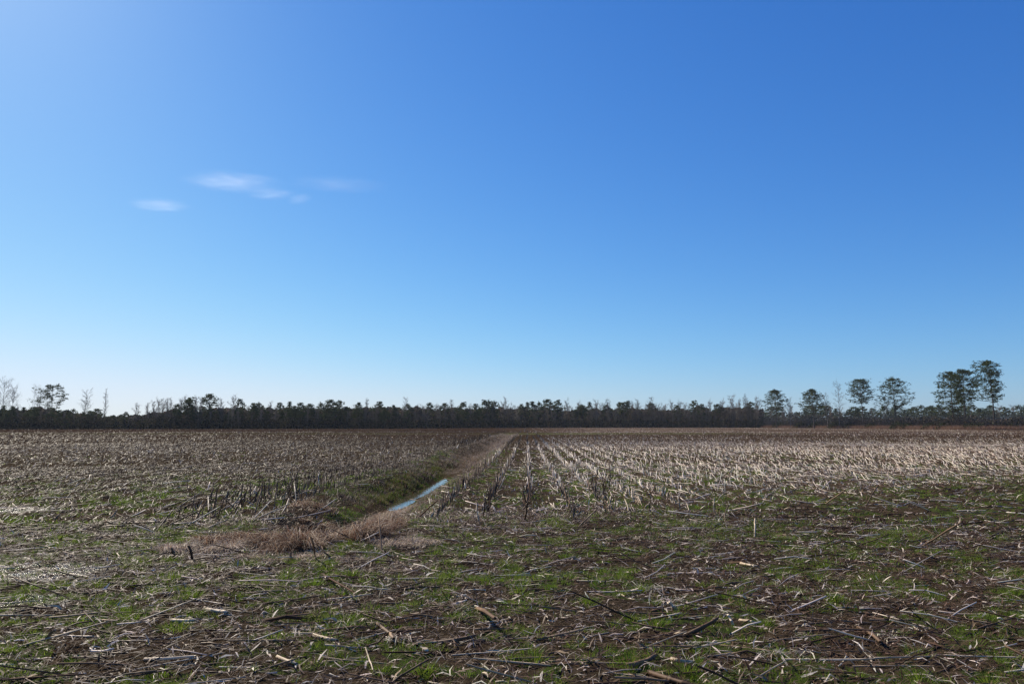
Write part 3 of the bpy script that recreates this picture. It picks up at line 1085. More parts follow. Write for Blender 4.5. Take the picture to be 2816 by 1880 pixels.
# ------------------------------------------------------------------ dry grass mounds at the ditch end
def dry_clump(cx, cy, rx, ry, h, n, label, tones, seed, lean_az=None):
    rg = RNG
    s = Soup()
    k = int(rx * ry * 70) + 6
    rc = np.sqrt(rg.random(k)); ac = rg.random(k) * 2 * math.pi
    tall = rg.uniform(.35, 1.35, k) * (1.15 - .6 * rc)
    which = rg.integers(0, k, n)
    off = rg.normal(size=(n, 2)) * .055
    x = rc[which] * np.cos(ac[which]) * rx + off[:, 0]; y = rc[which] * np.sin(ac[which]) * ry + off[:, 1]
    z = ground_h(cx + x, cy + y) - float(ground_h(cx, cy))
    base = np.stack([x, y, z], 1)
    sway = rg.uniform(0, 6.28, k)[which]
    az_ = np.where(rg.random(n) < .5, np.arctan2(off[:, 1], off[:, 0]), sway) + rg.normal(0, .6, n)
    if lean_az is not None:
        az_ = np.where(rg.random(n) < .6, np.radians(rg.normal(lean_az, 35, n)), az_)
    L = rg.uniform(.5, 1.1, n) * h * 1.6 * tall[which]
    w = rg.uniform(.002, .0045, n)
    col = vary(np.asarray(tones)[rg.integers(0, len(tones), n)], n, .25, .04)
    up = rg.uniform(.25, 1.1, n)
    d1 = np.stack([np.cos(az_) * np.cos(up), np.sin(az_) * np.cos(up), np.sin(up)], 1)
    up2 = up - rg.uniform(.5, 1.5, n)
    d2 = np.stack([np.cos(az_) * np.cos(up2), np.sin(az_) * np.cos(up2), np.sin(up2)], 1)
    m = base + d1 * (L * .5)[:, None]; e = m + d2 * (L * .55)[:, None]
    fa = rg.random(n) * 6.28
    sd = np.stack([np.cos(fa), np.sin(fa), rg.random(n) * .4], 1) * w[:, None]
    V = np.stack([base - sd, base + sd, m - sd * .8, m + sd * .8, e - sd * .2, e + sd * .2], 1).reshape(-1, 3)
    f = np.array([(0, 1, 3, 2), (2, 3, 5, 4)])
    F = (np.arange(n)[:, None, None] * 6 + f[None]).reshape(-1, 4)
    s.add(V, F, np.repeat(col[:, None], 6, 1).reshape(-1, 3))
    return link("dry_grass_clump", s.mesh("dry_grass_clump", M_DRYGRASS), loc=(cx, cy, float(ground_h(cx, cy))), label=label, category="grass clump",
                group="dry grass mounds at the near end of the ditch")


RED = ((.19, .100, .056), (.25, .150, .092), (.12, .062, .036), (.09, .048, .028), (.42, .33, .25))
DARKTAN = ((.16, .12, .085), (.10, .07, .05), (.22, .165, .12))
TAN = ((.36, .28, .215), (.28, .20, .15), (.45, .37, .30))
for (px, py, rx, ry, h, n, tones, lab, la) in (
    (570, 1508, .60, .32, .17, 2600, TAN, "low pale tangle of dry grass at the left end of the mounds", None),
    (690, 1492, .70, .42, .28, 3800, RED, "reddish brown dry grass mound left of the ditch mouth", None),
    (790, 1506, .40, .33, .38, 3800, RED, "dense brown grass mound with a dark hollow facing the viewer", None),
    (968, 1486, .36, .42, .32, 3400, RED, "orange brown grass mound just right of the ditch mouth", 40),
    (1005, 1452, .55, .65, .34, 4200, RED, "tall rusty grass clump swept to the right above the ditch mouth", 50),
    (1090, 1492, .60, .35, .13, 2200, TAN, "flat pale bleached grass patch at the right end of the mounds", 20),
    (930, 1432, .40, .50, .24, 2000, RED, "brown grass clump just up the ditch from the rusty clump", 60),
    (985, 1408, .40, .60, .20, 1800, TAN, "tan brown grass clump between the rusty clump and the water", 30),
    (850, 1388, .45, .60, .18, 1600, RED, "low brown grass clump beside the pale curved stalk", None),
    (1250, 1268, .40, 2.2, .20, 2200, DARKTAN, "brown grass hanging over the far end of the water", -80),
    (800, 1535, 1.5, .18, .07, 2600, TAN, "thin fringe of dry grass litter in front of the mounds", None),
    (880, 1415, .45, .5, .22, 1500, RED, "brown grass clump on the left bank at the ditch mouth", -30),
    (1075, 1372, .55, .9, .24, 1700, TAN, "brown grass clump hanging over the near end of the water", -60),
):
    g = gp(px, py)
    dry_clump(g[0], g[1], rx, ry, h, n, lab, tones, 0, la)


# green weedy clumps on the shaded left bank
def weed(px, py, rx, ry, h, n, label):
    g = gp(px, py, -.15)
    r = np.sqrt(RNG.random(n)) * (1 + .5 * RNG.normal(size=n)); a = RNG.random(n) * 2 * math.pi
    x = r * np.cos(a) * rx; y = r * np.sin(a) * ry
    m = fbm(x * 6 + px, y * 4, 3, 77) > .47
    x, y = keep(m, x, y); n = len(x)
    z0 = float(ground_h(g[0], g[1]))
    z = ground_h(g[0] + x, g[1] + y) - z0
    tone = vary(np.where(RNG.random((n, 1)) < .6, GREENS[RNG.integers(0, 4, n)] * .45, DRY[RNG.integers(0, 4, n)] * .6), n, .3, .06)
    V, F, C = blades(np.stack([x, y, z], 1), RNG.random(n) * 6.28, RNG.uniform(.1, 1.3, n), RNG.uniform(.4, 1.1, n) * h, RNG.uniform(.006, .014, n), tone)
    link("weed_clump", make_mesh("weed_clump", V, F, M_BLADE, C), loc=(g[0], g[1], z0), label=label, category="weeds", group="green weeds on the left bank of the ditch")


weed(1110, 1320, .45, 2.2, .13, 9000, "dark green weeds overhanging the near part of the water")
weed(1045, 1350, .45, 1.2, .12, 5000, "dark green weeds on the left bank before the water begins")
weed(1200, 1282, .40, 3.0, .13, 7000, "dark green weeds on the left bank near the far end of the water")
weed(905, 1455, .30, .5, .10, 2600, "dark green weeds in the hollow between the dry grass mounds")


# ------------------------------------------------------------------ trees
NEEDLE = np.array(((.040, .055, .026), (.060, .078, .032), (.085, .10, .042)))


def pine(H_, profile, seed, nbr=46, clumps=6, per=26, lean=0.0, q=.30, bark=(.085, .065, .055), r0=.26, small=False):
    """profile: (t, left, right) half widths of the crown in metres by height fraction"""
    global RNG
    keep_rng, RNG = RNG, np.random.default_rng(seed)
    pt = np.array(profile, float)
    path = []; rad = []
    for i in range(12):
        t = i / 11
        path.append((lean * H_ * t ** 1.6 + .12 * math.sin(t * 5 + seed), .15 * math.sin(t * 4 + seed * 2), H_ * t * .985))
        rad.append(r0 * (1 - .86 * t) * (1 + .5 * max(0, .06 - t) / .06))
    path = np.array(path); rad = np.array(rad)
    T = Soup()
    V, F = path_tube(path, rad, 7)
    T.add(V, F, vary(bark, len(V), .2, .03))
    C = Soup()
    t0 = pt[0, 0]
    pos = []
    for b in range(nbr):
        t = t0 + (1 - t0) * ((b + RNG.random()) / nbr) ** .9
        a = b * 2.4 + RNG.normal() * .4
        l = np.interp(t, pt[:, 0], pt[:, 1]); r = np.interp(t, pt[:, 0], pt[:, 2])
        ca, sa = math.cos(a), math.sin(a)
        ext = (r if ca > 0 else l) * abs(ca) + (l + r) / 2 * abs(sa)
        ext *= RNG.uniform(.65, 1.08)
        root = np.array([np.interp(t, np.linspace(0, 1, 12), path[:, k]) for k in range(3)])
        rise = RNG.uniform(.05, .35) * ext * (0.4 + t)
        tip = root + np.array((ca * ext, sa * ext, rise))
        tip[2] = min(tip[2], H_ * 1.0)
        mid = (root + tip) / 2 + np.array((0, 0, -.06 * ext))
        rb = max(.025, .09 * (1 - t) + .03)
        V, F = path_tube([root, mid, tip], [rb, rb * .7, rb * .3], 3)
        T.add(V, F, vary(bark, len(V), .2, .03))
        for k in range(clumps):
            u = RNG.uniform(.22, 1.05) ** .6 if ext > 1.5 else RNG.uniform(.0, 1.05)
            c = root + (tip - root) * u + RNG.normal(size=3) * np.array((.30, .30, .22)) * (.5 + ext * .25)
            pos.append((c, RNG.uniform(.28, .62) if small else RNG.uniform(.35, .75)))
    P = []; S = []
    for c, s in pos:
        g = RNG.normal(size=(per, 3)) * np.array((.66, .66, .34)) * s
        P.append(c + g); S.append(RNG.uniform(.6, 1.3, per) * q)
    P = np.concatenate(P); S = np.concatenate(S)
    colr = vary(NEEDLE[RNG.integers(0, 3, len(P))], len(P), .25, .06)
    V, F, CC = leafquads(P, S, colr)
    C.add(V, F, CC)
    RNG = keep_rng
    return T.mesh("pine_trunk", M_BARK), C.mesh("pine_crown", M_NEEDLE)


def bare(H_, spread, seed, nb=26, sub=7, r0=.16, col=(.16, .135, .115), up=.9, thin=.022, low=.25, lean=0):
    """leafless tree: forking limbs and fine twigs"""
    global RNG
    keep_rng, RNG = RNG, np.random.default_rng(seed)
    T = Soup(); C = Soup()
    path = np.array([(lean * H_ * t + .15 * math.sin(4 * t + seed), .15 * math.cos(5 * t + seed), H_ * t * .93) for t in np.linspace(0, 1, 9)])
    V, F = path_tube(path, r0 * (1 - .88 * np.linspace(0, 1, 9)), 5)
    T.add(V, F, vary(col, len(V), .2, .03))
    p0s = []; p1s = []; rs = []; re = []
    for b in range(nb):
        t = low + (1 - low) * ((b + RNG.random()) / nb)
        root = np.array([np.interp(t, np.linspace(0, 1, 9), path[:, k]) for k in range(3)])
        a = b * 2.4 + RNG.normal() * .5
        L = spread * (1 - t * (.72 if spread < 3 else .38)) * RNG.uniform(.55, 1.15) + .4
        d = np.array((math.cos(a), math.sin(a), up * RNG.uniform(.6, 1.5))); d /= np.linalg.norm(d)
        rb = max(thin * 1.6, r0 * .35 * (1 - t))
        pts = [root]
        dd = d.copy()
        for k in range(4):
            dd = dd + np.array((0, 0, .10)) + RNG.normal(size=3) * .12; dd /= np.linalg.norm(dd)
            pts.append(pts[-1] + dd * L / 4)
        for k in range(4):
            p0s.append(pts[k]); p1s.append(pts[k + 1])
            rs.append(max(thin, rb * (1 - k / 4.5))); re.append(max(thin * .8, rb * (1 - (k + 1) / 4.5)))
        for j in range(sub):
            u = RNG.uniform(.8, 4); k = min(3, int(u)); q = pts[k] + (pts[k + 1] - pts[k]) * (u - k)
            d2 = dd + RNG.normal(size=3) * .65 + np.array((0, 0, .35)); d2 /= np.linalg.norm(d2)
            L2 = L * RNG.uniform(.25, .5)
            e = q + d2 * L2
            p0s.append(q); p1s.append(e); rs.append(thin); re.append(thin * .6)
            for w_ in range(3):
                q2 = q + (e - q) * RNG.uniform(.3, 1)
                d3 = d2 + RNG.normal(size=3) * .7; d3 /= np.linalg.norm(d3)
                p0s.append(q2); p1s.append(q2 + d3 * L2 * RNG.uniform(.3, .7)); rs.append(thin * .7); re.append(thin * .4)
    V, F, CC = tubes(np.array(p0s), np.array(p1s), np.array(rs), np.array(re), vary(col, len(p0s), .25, .04), 3)
    C.add(V, F, CC)
    RNG = keep_rng
    return T.mesh("bare_trunk", M_TWIG), C.mesh("bare_crown", M_TWIG)


def put_tree(name, meshes, loc, rz, scale, label, category, group):
    o = link(name, None, loc=loc, rot=(0, 0, rz), scale=scale, label=label, category=category, group=group)
    link("trunk", meshes[0], parent=o)
    link("crown", meshes[1], parent=o)
    return o


def height_at(px, top, D):
    b = vp(px, top, D)
    return b[0], D, b[2]


# isolated pines right: px, top y, depth, profile in metres, lean
RP = [
    (2130, 1071, 385, [(.44, 5.2, 3.8), (.55, 6.6, 5.2), (.70, 5.0, 4.6), (.86, 3.2, 3.6), (1, .8, .8)], -.02, "round topped pine leftmost of the lone pines on the right", 3.0),
    (2232, 1070, 350, [(.42, 4.6, 4.4), (.56, 6.2, 5.4), (.72, 4.6, 4.2), (.88, 2.8, 2.8), (1, .7, .7)], -.02, "dome crowned pine second of the lone pines, left of the bare tree", 3.0),
    (2364, 1043, 330, [(.50, 3.2, 3.2), (.60, 4.4, 3.6), (.75, 4.6, 4.2), (.90, 3.4, 3.8), (1, 1., 1.)], -.03, "tall narrow crowned pine right of the bare forked tree", 3.0),
    (2454, 1040, 320, [(.40, 7.5, 3.0), (.50, 7.8, 6.6), (.68, 6.2, 5.0), (.82, 4.4, 5.8), (.93, 3.4, 3.5), (1, 1., 1.)], -.02, "wide layered pine standing alone right of the narrow crowned pine", 3.0),
    (2612, 1023, 262, [(.30, 6.0, 1.6), (.36, 6.4, 2.0), (.45, 3.6, 2.6), (.60, 5.8, 2.6), (.78, 4.8, 3.0), (.92, 2.8, 2.6), (1, .8, .8)], -.01, "left tree of the large pair of pines with merged crowns", 1.),
    (2645, 1017, 255, [(.42, .8, 3.2), (.52, 2.4, 4.0), (.62, 3.0, 2.6), (.75, 3.4, 4.8), (.88, 3.4, 4.8), (1, 1.2, 1.4)], -.015, "right tree of the large pair of pines with merged crowns", 1.),
    (2716, 993, 238, [(.40, 7.5, .4), (.50, 8.8, .5), (.60, 7.5, .8), (.70, 4.0, 1.0), (.82, 5.4, 1.4), (.94, 4.2, 1.4), (1, 1., .8)], -.045, "tallest pine at the far right with its crown swept to the left", 1.),
]
for i, (px, top, D, prof, lean, lab, _) in enumerate(RP):
    x, y, hz = height_at(px, top, D)
    me = pine(hz, prof, 300 + i, nbr=92, clumps=7, per=17, lean=lean, q=.30, r0=.27, small=True)
    put_tree("pine_tree", me, (x - lean * hz * .8, D, 0), 0, 1.0, lab, "tree", "lone pines along the right edge of the field")

# behind the left trees
x, y, hz = height_at(146, 1060, 300)
me = pine(hz, [(.45, 4.5, 3.8), (.60, 6.8, 4.5), (.75, 5.8, 4.5), (.90, 2.4, 5.0), (1, 1.0, 1.2)], 320, nbr=34, clumps=6, per=24, q=.34, r0=.22)
put_tree("pine_tree", me, (x, 300, 0), 0, 1.0, "lone wind shaped pine rising above the low woods at far left", "tree", None)

for i, (px, top, D, sp, lab, grp) in enumerate((
    (14, 1048, 300, 7.5, "large spreading leafless tree at the very left edge", None),
    (40, 1066, 296, 4.6, "smaller leafless tree just right of the large spreading one", None),
    (112, 1074, 310, 6.0, "spreading leafless tree behind the lone pine at far left", None),
    (237, 1076, 300, 4.2, "leafless tree with a forked top between lone pine and slender tree", None),
    (292, 1066, 305, 2.8, "slender leafless tree standing alone above the dip in the woods", None),
    (2303, 1050, 345, 4.4, "pale leafless forked tree between the second and third lone pines", None),
    (2272, 1082, 350, 3.6, "low pale leafless tree leaning left beside the forked one", None),
    (2170, 1098, 380, 3.0, "small leafless tree between the first two lone pines", None),
    (1116, 1090, 452, 3.4, "tall thin leafless tree sticking out of the middle of the woods", None),
)):
    x, y, hz = height_at(px, top, D)
    me = bare(hz, sp, 340 + i, nb=26 if sp > 3 else 30, sub=7, r0=.17, thin=.026 if D < 400 else .03, up=.9 if sp > 3 else 1.2,
              low=.35 if sp > 3 else .3, col=(.19, .165, .145), lean=(-.05 if px == 2272 else 0))
    put_tree("bare_tree", me, (x, D, 0), 0, 1.0, lab, "tree", grp)

# prototypes for the woods
PINES = []
for i in range(7):
    k = i % 3
    prof = ([(.35, 2.6, 2.6), (.6, 3.1, 2.9), (.8, 2.3, 2.5), (1, .7, .7)], [(.5, 2.3, 2.6), (.75, 3.0, 2.8), (.92, 1.9, 2.0), (1, .7, .6)],
            [(.2, 2.8, 2.8), (.5, 2.6, 2.4), (.8, 1.4, 1.5), (1, .3, .3)])[k]
    PINES.append(pine(14.0, prof, 400 + i, nbr=30, clumps=4, per=13, q=.52, r0=.2))
BARES = [bare(14.0, 3.6 if i % 3 else 3.0, 420 + i, nb=26, sub=9, r0=.12, thin=.032, up=1.7, low=.25, col=((.19, .155, .125), (.15, .125, .10), (.22, .185, .15))[i % 3]) for i in range(7)]

# the field's edge: photo pixel of the foot of the trees
EDGE = [(-260, 1180), (0, 1179.6), (700, 1178.8), (1000, 1178), (1400, 1176.0), (1700, 1175.2), (2085, 1175.4), (2400, 1178), (2700, 1181.5), (3050, 1182)]
TOPS = [(-260, 1116), (0, 1121), (120, 1120), (200, 1127), (300, 1140), (350, 1139), (400, 1134), (480, 1122), (560, 1120), (700, 1117), (860, 1121), (1000, 1116), (1200, 1117), (1400, 1117), (1700, 1118), (2085, 1118)]
ex = np.array([e[0] for e in EDGE]); ey = np.array([e[1] for e in EDGE])
tx = np.array([e[0] for e in TOPS]); ty = np.array([e[1] for e in TOPS])


def edge_point(px, back=0.0):
    g = gp(px, float(np.interp(px, ex, ey)))
    k = 1 + back / np.linalg.norm(g[:2])
    return g[0] * k, g[1] * k


woods_n = 0
GW = "trees of the dark woods along the far side of the field"


def stretch(px):
    return ("behind the lone left pine" if px < 170 else "far left end" if px < 350 else "left stretch" if px < 560 else "past the tiered pine" if px < 800 else "left of the ditch" if px < 1150 else "straight behind the ditch" if px < 1450
            else "just right of the middle row" if px < 1650 else "right stretch" if px < 1880 else "right end")


def wood_tree(px, top, kind, back, label, wide=1.0, group=GW):
    if group is not None:
        w_ = ("broad " if wide > 1.15 else "slim " if wide < .95 else "") + ("tall " if top < np.interp(px, tx, ty) + 1 else "low " if top > np.interp(px, tx, ty) + 11 else "")
        label = w_ + label + ", " + stretch(px)
        group = w_ + group + ", " + stretch(px)
    x, y = edge_point(px, back)
    h = vp(px, top, y)[2]
    if kind == 'pine':
        me = PINES[RNG.integers(len(PINES))]; nm = "pine_tree"
    else:
        me = BARES[RNG.integers(len(BARES))]; nm = "bare_tree"
    s = h / 14.0
    put_tree(nm, me, (x, y, 0), RNG.uniform(0, 6.28), (s * wide, s * wide, s), label, "tree", group)


# crowns one can tell apart in the photograph
PT = [(198, 1124), (264, 1123), (345, 1132), (484, 1111), (572, 1083), (658, 1097), (698, 1108), (710, 1107), (768, 1107), (794, 1103), (824, 1107), (851, 1110), (881, 1107),
      (906, 1099), (932, 1101), (986, 1104), (1041, 1104), (1082, 1111), (1120, 1110), (1180, 1107), (1222, 1108), (1273, 1105), (1309, 1110), (1333, 1099), (1346, 1101), (1360, 1103),
      (1433, 1111), (1451, 1105), (1465, 1101), (1483, 1105), (1505, 1098), (1534, 1099), (1622, 1104), (1600, 1112), (1705, 1103), (1715, 1106), (1728, 1101), (1792, 1108), (1863, 1113),
      (1910, 1101), (1931, 1111), (1974, 1111), (2067, 1105), (520, 1092), (514, 1098), (30, 1115), (60, 1117), (90, 1118), (140, 1121), (5, 1114)]
SPECIAL = {572: "tall tiered pine rising highest above the left part of the woods", 658: "round dark pine crown on the left part of the woods", 520: "broad dark pine beside the tall tiered pine",
           906: "round pine crown standing out left of the woods' middle", 1041: "pointed dark pine crown in the middle of the woods", 1346: "broad dense dark pine clump just left of the field rows' vanishing point",
           1505: "round pine crown just right of the field rows' vanishing point", 1534: "second round pine crown right of the field rows' vanishing point",
           1622: "solitary round pine crown among bare trees right of centre", 1715: "broad dark pine clump right of centre of the woods", 1910: "small flat topped pine above the right part of the woods",
           2067: "pine crown at the right end of the dense woods"}
for px, top in PT:
    wood_tree(px, top + 1, 'pine', RNG.uniform(3, 16), SPECIAL.get(px, "dark pine crown clearing far woods' top"), RNG.uniform(.75, 1.15) if top > 1095 else 1.0,
              None if px in SPECIAL else "pine crowns clearing the top of the far woods")
BT = [(372, 1115), (402, 1112), (432, 1101), (444, 1103), (467, 1103), (494, 1100), (536, 1094), (605, 1100), (638, 1095), (1007, 1101), (1390, 1098), (1561, 1105), (1672, 1105), (1756, 1104),
      (1792, 1099), (1956, 1105), (2015, 1095), (2055, 1096), (1869, 1107), (2085, 1100), (1590, 1108), (1640, 1107), (1740, 1107), (1850, 1106), (1990, 1104), (2035, 1102), (740, 1108), (1240, 1106), (510, 1097), (550, 1098), (420, 1106), (456, 1100)]
for px, top in BT:
    wood_tree(px, top - 1, 'bare', RNG.uniform(2, 10), "thin leafless tree topping the far woods", RNG.uniform(.9, 1.2), "leafless trees reaching above the far woods")
# the body of the woods, front rank as single trees
for i in range(280):
    px = -200 + 2290 * (i + RNG.random()) / 280
    top = float(np.interp(px, tx, ty)) + (RNG.uniform(-3, 22) if px < 1350 else RNG.uniform(-6, 14))
    bareness = .3 if px < 350 else (.6 if px < 1350 else .93)
    kind = 'bare' if RNG.random() < bareness else 'pine'
    wood_tree(px, top, kind, RNG.uniform(0, 12), ("grey brown leafless tree, front of far woods" if kind == 'bare' else "dark evergreen, front of far woods"),
              RNG.uniform(.85, 1.35), "front rank of the far woods, " + ("leafless" if kind == 'bare' else "evergreen"))

# the rest of the woods and their undergrowth: one mass each
def mass(name, n, pxr, back, hfun, q, tones, label, mat=None, pw=1.0, cat="woods"):
    px = RNG.uniform(pxr[0], pxr[1], n)
    bk = RNG.uniform(back[0], back[1], n)
    g = np.array([edge_point(a, b) for a, b in zip(px, bk)])
    hmax = hfun(px, g[:, 1])
    z = hmax * RNG.random(n) ** pw
    P = np.stack([g[:, 0], g[:, 1], z], 1)
    c = vary(np.asarray(tones)[RNG.integers(0, len(tones), n)], n, .3, .06)
    V, F, C = leafquads(P, RNG.uniform(.6, 1.4, n) * q, c)
    return V, F, C, P


def wood_h(px, D):
    top = np.interp(px, tx, ty) + 5 + 22 * (fbm(px * .05, px * 0, 4, 91) - .35)
    return np.maximum(2.0, (1168 - top) / FPX * D + CAMH)


V, F, C, P = mass("u", 62000, (-260, 2100), (10, 75), wood_h, 2.1, ((.045, .050, .028), (.075, .062, .048), (.10, .08, .065)), "")
link("woodland", make_mesh("woodland", V, F, M_NEEDLE, C), kind='stuff', label="dense dark interior of the far woods behind the front trees", category="woods")


def under_h(px, D):
    return 3.2 + 2.5 * fbm(px * .03, px * 0 + 5, 3, 93)


V, F, C, P = mass("u", 26000, (-260, 2100), (-2, 4), under_h, .55, ((.030, .034, .020), (.050, .042, .030), (.060, .050, .036)), "")
link("undergrowth", make_mesh("undergrowth", V, F, M_NEEDLE, C), kind='stuff', label="low dark undergrowth along the foot of the far woods", category="undergrowth")


# right side: brush in front, a further wood line behind
def brush_h(px, D):
    return (4.2 + 4.0 * fbm(px * .025, px * 0 + 2, 3, 95)) * np.clip(D / 380, .55, 1)


V, F, C, P = mass("b", 26000, (2080, 3050), (0, 26), brush_h, .48, ((.095, .078, .062), (.060, .055, .036), (.13, .10, .08), (.04, .045, .025)), "")
s = Soup(); s.add(V, F, C)
n = 15000
px = RNG.uniform(2080, 3050, n)
g = np.array([edge_point(a, b) for a, b in zip(px, RNG.uniform(0, 24, n))])
L = RNG.uniform(2, 6.0, n) * np.clip(g[:, 1] / 380, .5, 1)
a = RNG.random(n) * 6.28; ln_ = RNG.uniform(0, .35, n)
d = np.stack([np.cos(a) * np.sin(ln_), np.sin(a) * np.sin(ln_), np.cos(ln_)], 1)
p0 = np.stack([g[:, 0], g[:, 1], RNG.uniform(0, 2, n)], 1)
s.add(*tubes(p0, p0 + d * L[:, None], np.full(n, .035), np.full(n, .012), vary((.15, .122, .10), n, .3, .04), 3))
link("brush", s.mesh("brush", M_TWIG), kind='stuff', label="grey brown leafless brush below the lone pines on the right", category="brush")
n = 26000
px = RNG.uniform(2090, 3050, n)
g = np.array([edge_point(a, b) for a, b in zip(px, RNG.uniform(-6, 2, n))])
V, F, C = blades(np.stack([g[:, 0], g[:, 1], np.zeros(n)], 1), RNG.random(n) * 6.28, RNG.uniform(0, .5, n), RNG.uniform(.6, 1.9, n), RNG.uniform(.05, .12, n), vary((.21, .125, .085), n, .3, .05))
link("tall_dead_grass", make_mesh("tall_dead_grass", V, F, M_DRYGRASS, C), kind='stuff', label="reddish tall dead grass along the field edge on the right", category="grass")
BUSH = (2100, 2145, 2205, 2245, 2300, 2398, 2475, 2500, 2560, 2600, 2665, 2680, 2700, 2770, 2790, 2340)
for i, px in enumerate(BUSH):
    n = 1500
    D = edge_point(px, 1)
    R_ = RNG.uniform(2.0, 3.6) * D[1] / 330; hh = R_ * .95
    v = nrm(RNG.normal(size=(n, 3))) * (RNG.random((n, 1)) ** .5) * np.array((R_ * 1.3, R_, hh)) * (1 + .4 * RNG.normal(size=(n, 1)) * .4)
    v[:, 2] = np.abs(v[:, 2])
    V, F, C = leafquads(v, RNG.uniform(.3, .6, n), vary((.035, .042, .022), n, .4, .08))
    link("evergreen_bush", make_mesh("evergreen_bush", V, F, M_NEEDLE, C), loc=(D[0], D[1], 0), label="dark rounded evergreen bush in the brush along the right field edge", category="bush",
         group="dark bushes in the brush on the right")
for i in range(58):
    px = 2075 + 900 * (i + RNG.random()) / 58
    D = RNG.uniform(470, 600)
    top = 1122 + RNG.uniform(-9, 6) + (5 if px < 2200 else 0)
    b = vp(px, top, D)
    kind = RNG.random() < .75
    me = PINES[RNG.integers(7)] if kind else BARES[RNG.integers(7)]
    s_ = b[2] / 14.0
    put_tree("pine_tree" if kind else "bare_tree", me, (b[0], D, 0), RNG.uniform(0, 6.28), (s_ * 1.3, s_ * 1.3, s_), ("small distant pine showing above the brush on the right" if kind else "small distant leafless tree showing above the brush on the right"),
             "tree", "distant trees beyond the brush, " + ("evergreen" if kind else "leafless"))
n = 16000
px = RNG.uniform(2075, 3100, n); D = RNG.uniform(480, 640, n)
dx = np.array([ray(a, 1168) for a in px]); X = dx[:, 0] / dx[:, 1] * D
top = 1131 + 5 * fbm(px * .05, px * 0, 3, 97)
Z = ((1168 - top) / FPX * D + CAMH) * RNG.random(n)
V, F, C = leafquads(np.stack([X, D, Z], 1), RNG.uniform(.8, 1.6, n), vary((.042, .050, .032), n, .3, .06))
link("distant_woods", make_mesh("distant_woods", V, F, M_NEEDLE, C), kind='stuff', label="low distant woods beyond the brush on the right", category="woods")


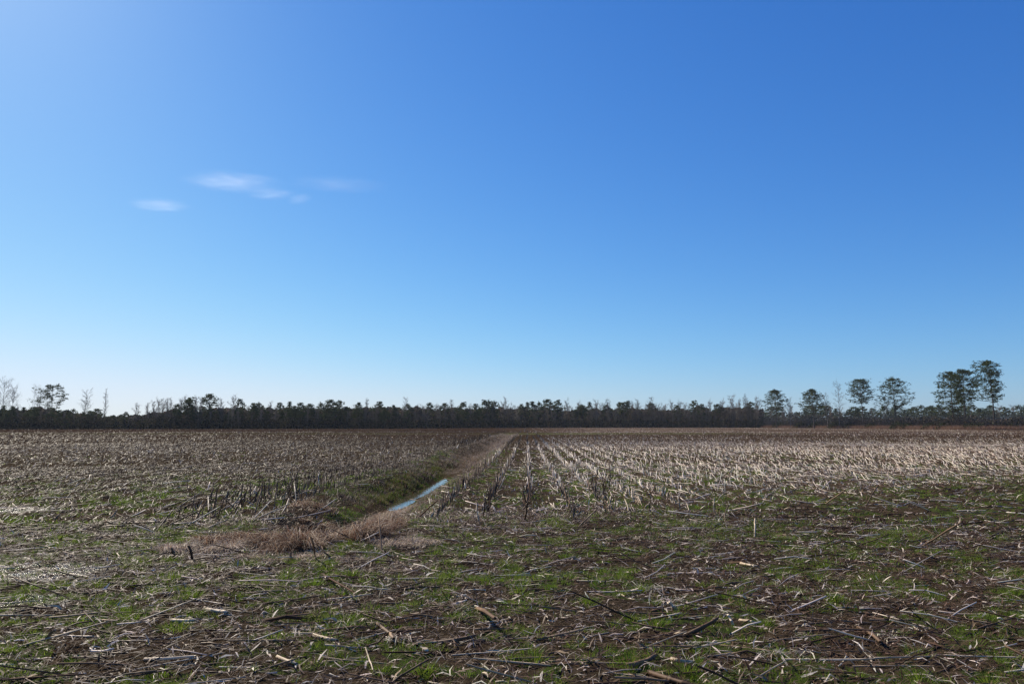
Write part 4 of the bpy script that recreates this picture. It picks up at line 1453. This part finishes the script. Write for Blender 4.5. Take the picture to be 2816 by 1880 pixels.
# ------------------------------------------------------------------ thin high clouds: small real volumes
def cloud(px, py, wpx, hpx, dens, label, seed, skew=0.0):
    D = 5000.0
    c = vp(px, py, D)
    sx = wpx / FPX * D * .5; sz = hpx / FPX * D * .5
    n = 24
    V = []; F = []
    for i in range(13):
        th = math.pi * i / 12
        for j in range(n):
            ph = 2 * math.pi * j / n
            V.append((sx * math.sin(th) * math.cos(ph), sx * .5 * math.sin(th) * math.sin(ph), sz * math.cos(th)))
    for i in range(12):
        for j in range(n):
            F.append((i * n + j, (i + 1) * n + j, (i + 1) * n + (j + 1) % n, i * n + (j + 1) % n))
    m, t, out = new_mat("thin_cloud")
    tc = t.nodes.new("ShaderNodeTexCoord")
    mp = N(t, "ShaderNodeMapping")
    mp.inputs['Scale'].default_value = (1 / sx, 2 / sx, 1 / sz)
    t.links.new(tc.outputs['Object'], mp.inputs[0])
    m2 = N(t, "ShaderNodeMapping"); m2.inputs['Scale'].default_value = (1.1, 1.1, 1.5); m2.inputs['Location'].default_value = (seed, seed * .7, 0)
    m2.inputs['Rotation'].default_value = (0, .35, 0)
    t.links.new(mp.outputs[0], m2.inputs[0])
    nn = t.nodes.new("ShaderNodeTexNoise"); nn.inputs['Scale'].default_value = 1.4; nn.inputs['Detail'].default_value = 3
    t.links.new(m2.outputs[0], nn.inputs['Vector'])
    w1 = N(t, "ShaderNodeVectorMath", operation='SUBTRACT'); t.links.new(nn.outputs['Color'], w1.inputs[0]); w1.inputs[1].default_value = (.5, .5, .5)
    w2 = N(t, "ShaderNodeVectorMath", operation='SCALE'); t.links.new(w1.outputs[0], w2.inputs[0]); w2.inputs['Scale'].default_value = 1.5
    w3 = N(t, "ShaderNodeVectorMath", operation='ADD'); t.links.new(mp.outputs[0], w3.inputs[0]); t.links.new(w2.outputs[0], w3.inputs[1])
    ln_ = N(t, "ShaderNodeVectorMath", operation='LENGTH'); t.links.new(w3.outputs[0], ln_.inputs[0])
    l0_ = N(t, "ShaderNodeVectorMath", operation='LENGTH'); t.links.new(mp.outputs[0], l0_.inputs[0])
    fall_ = mathn(t, 'SUBTRACT', 1.0, ln_.outputs['Value'], clamp=True)
    edge_ = mathn(t, 'MULTIPLY', mathn(t, 'SUBTRACT', 1.0, l0_.outputs['Value'], clamp=True), 2.5, clamp=True)
    fall_ = mathn(t, 'MULTIPLY', fall_, edge_)
    ns = noise(t, m2.outputs[0], 3.2, 5, .65, .5)
    ns = mathn(t, 'MULTIPLY', mathn(t, 'SUBTRACT', ns, .30), 2.2, clamp=True)
    de = mathn(t, 'MULTIPLY', mathn(t, 'MULTIPLY', fall_, ns), dens)
    v = t.nodes.new("ShaderNodeVolumePrincipled")
    v.inputs['Color'].default_value = (1, 1, 1, 1)
    t.links.new(de, v.inputs['Density'])
    v.inputs['Anisotropy'].default_value = .35
    t.links.new(v.outputs[0], out.inputs['Volume'])
    me = make_mesh("thin_cloud", V, F, m, smooth=True)
    link("cloud", me, loc=tuple(c), rot=(0, skew, 0), label=label, category="cloud", group="thin clouds in the left half of the sky")


cloud(640, 500, 330, 60, .0019, "largest thin white wisp of cloud, upper left sky", 1.0, .02)
cloud(745, 534, 170, 36, .0026, "faint smaller cloud wisp just below right of the largest one", 4.0, -.03)
cloud(822, 548, 90, 36, .0032, "tiny faint cloud wisp rightmost of the three close together", 8.0, -.15)
cloud(930, 508, 330, 30, .0012, "barely visible cloud streak trailing right of the largest wisp", 17.0, .03)
cloud(440, 564, 210, 42, .0026, "thin white wisp of cloud set apart lowest and leftmost", 12.0, .04)


# ------------------------------------------------------------------ the air over the field
def haze():
    x0, x1, y0, y1, z0, z1 = -900.0, 900.0, -60.0, 760.0, -1.6, 34.0
    V = [(x0, y0, z0), (x1, y0, z0), (x1, y1, z0), (x0, y1, z0), (x0, y0, z1), (x1, y0, z1), (x1, y1, z1), (x0, y1, z1)]
    F = [(0, 3, 2, 1), (4, 5, 6, 7), (0, 1, 5, 4), (1, 2, 6, 5), (2, 3, 7, 6), (3, 0, 4, 7)]
    m, t, out = new_mat("thin_haze")
    v = t.nodes.new("ShaderNodeVolumePrincipled")
    v.inputs['Color'].default_value = (.80, .88, 1, 1)
    v.inputs['Density'].default_value = .00006
    v.inputs['Anisotropy'].default_value = .2
    t.links.new(v.outputs[0], out.inputs['Volume'])
    link("haze", make_mesh("haze", V, F, m), kind='stuff', label="thin air haze over the field")


haze()
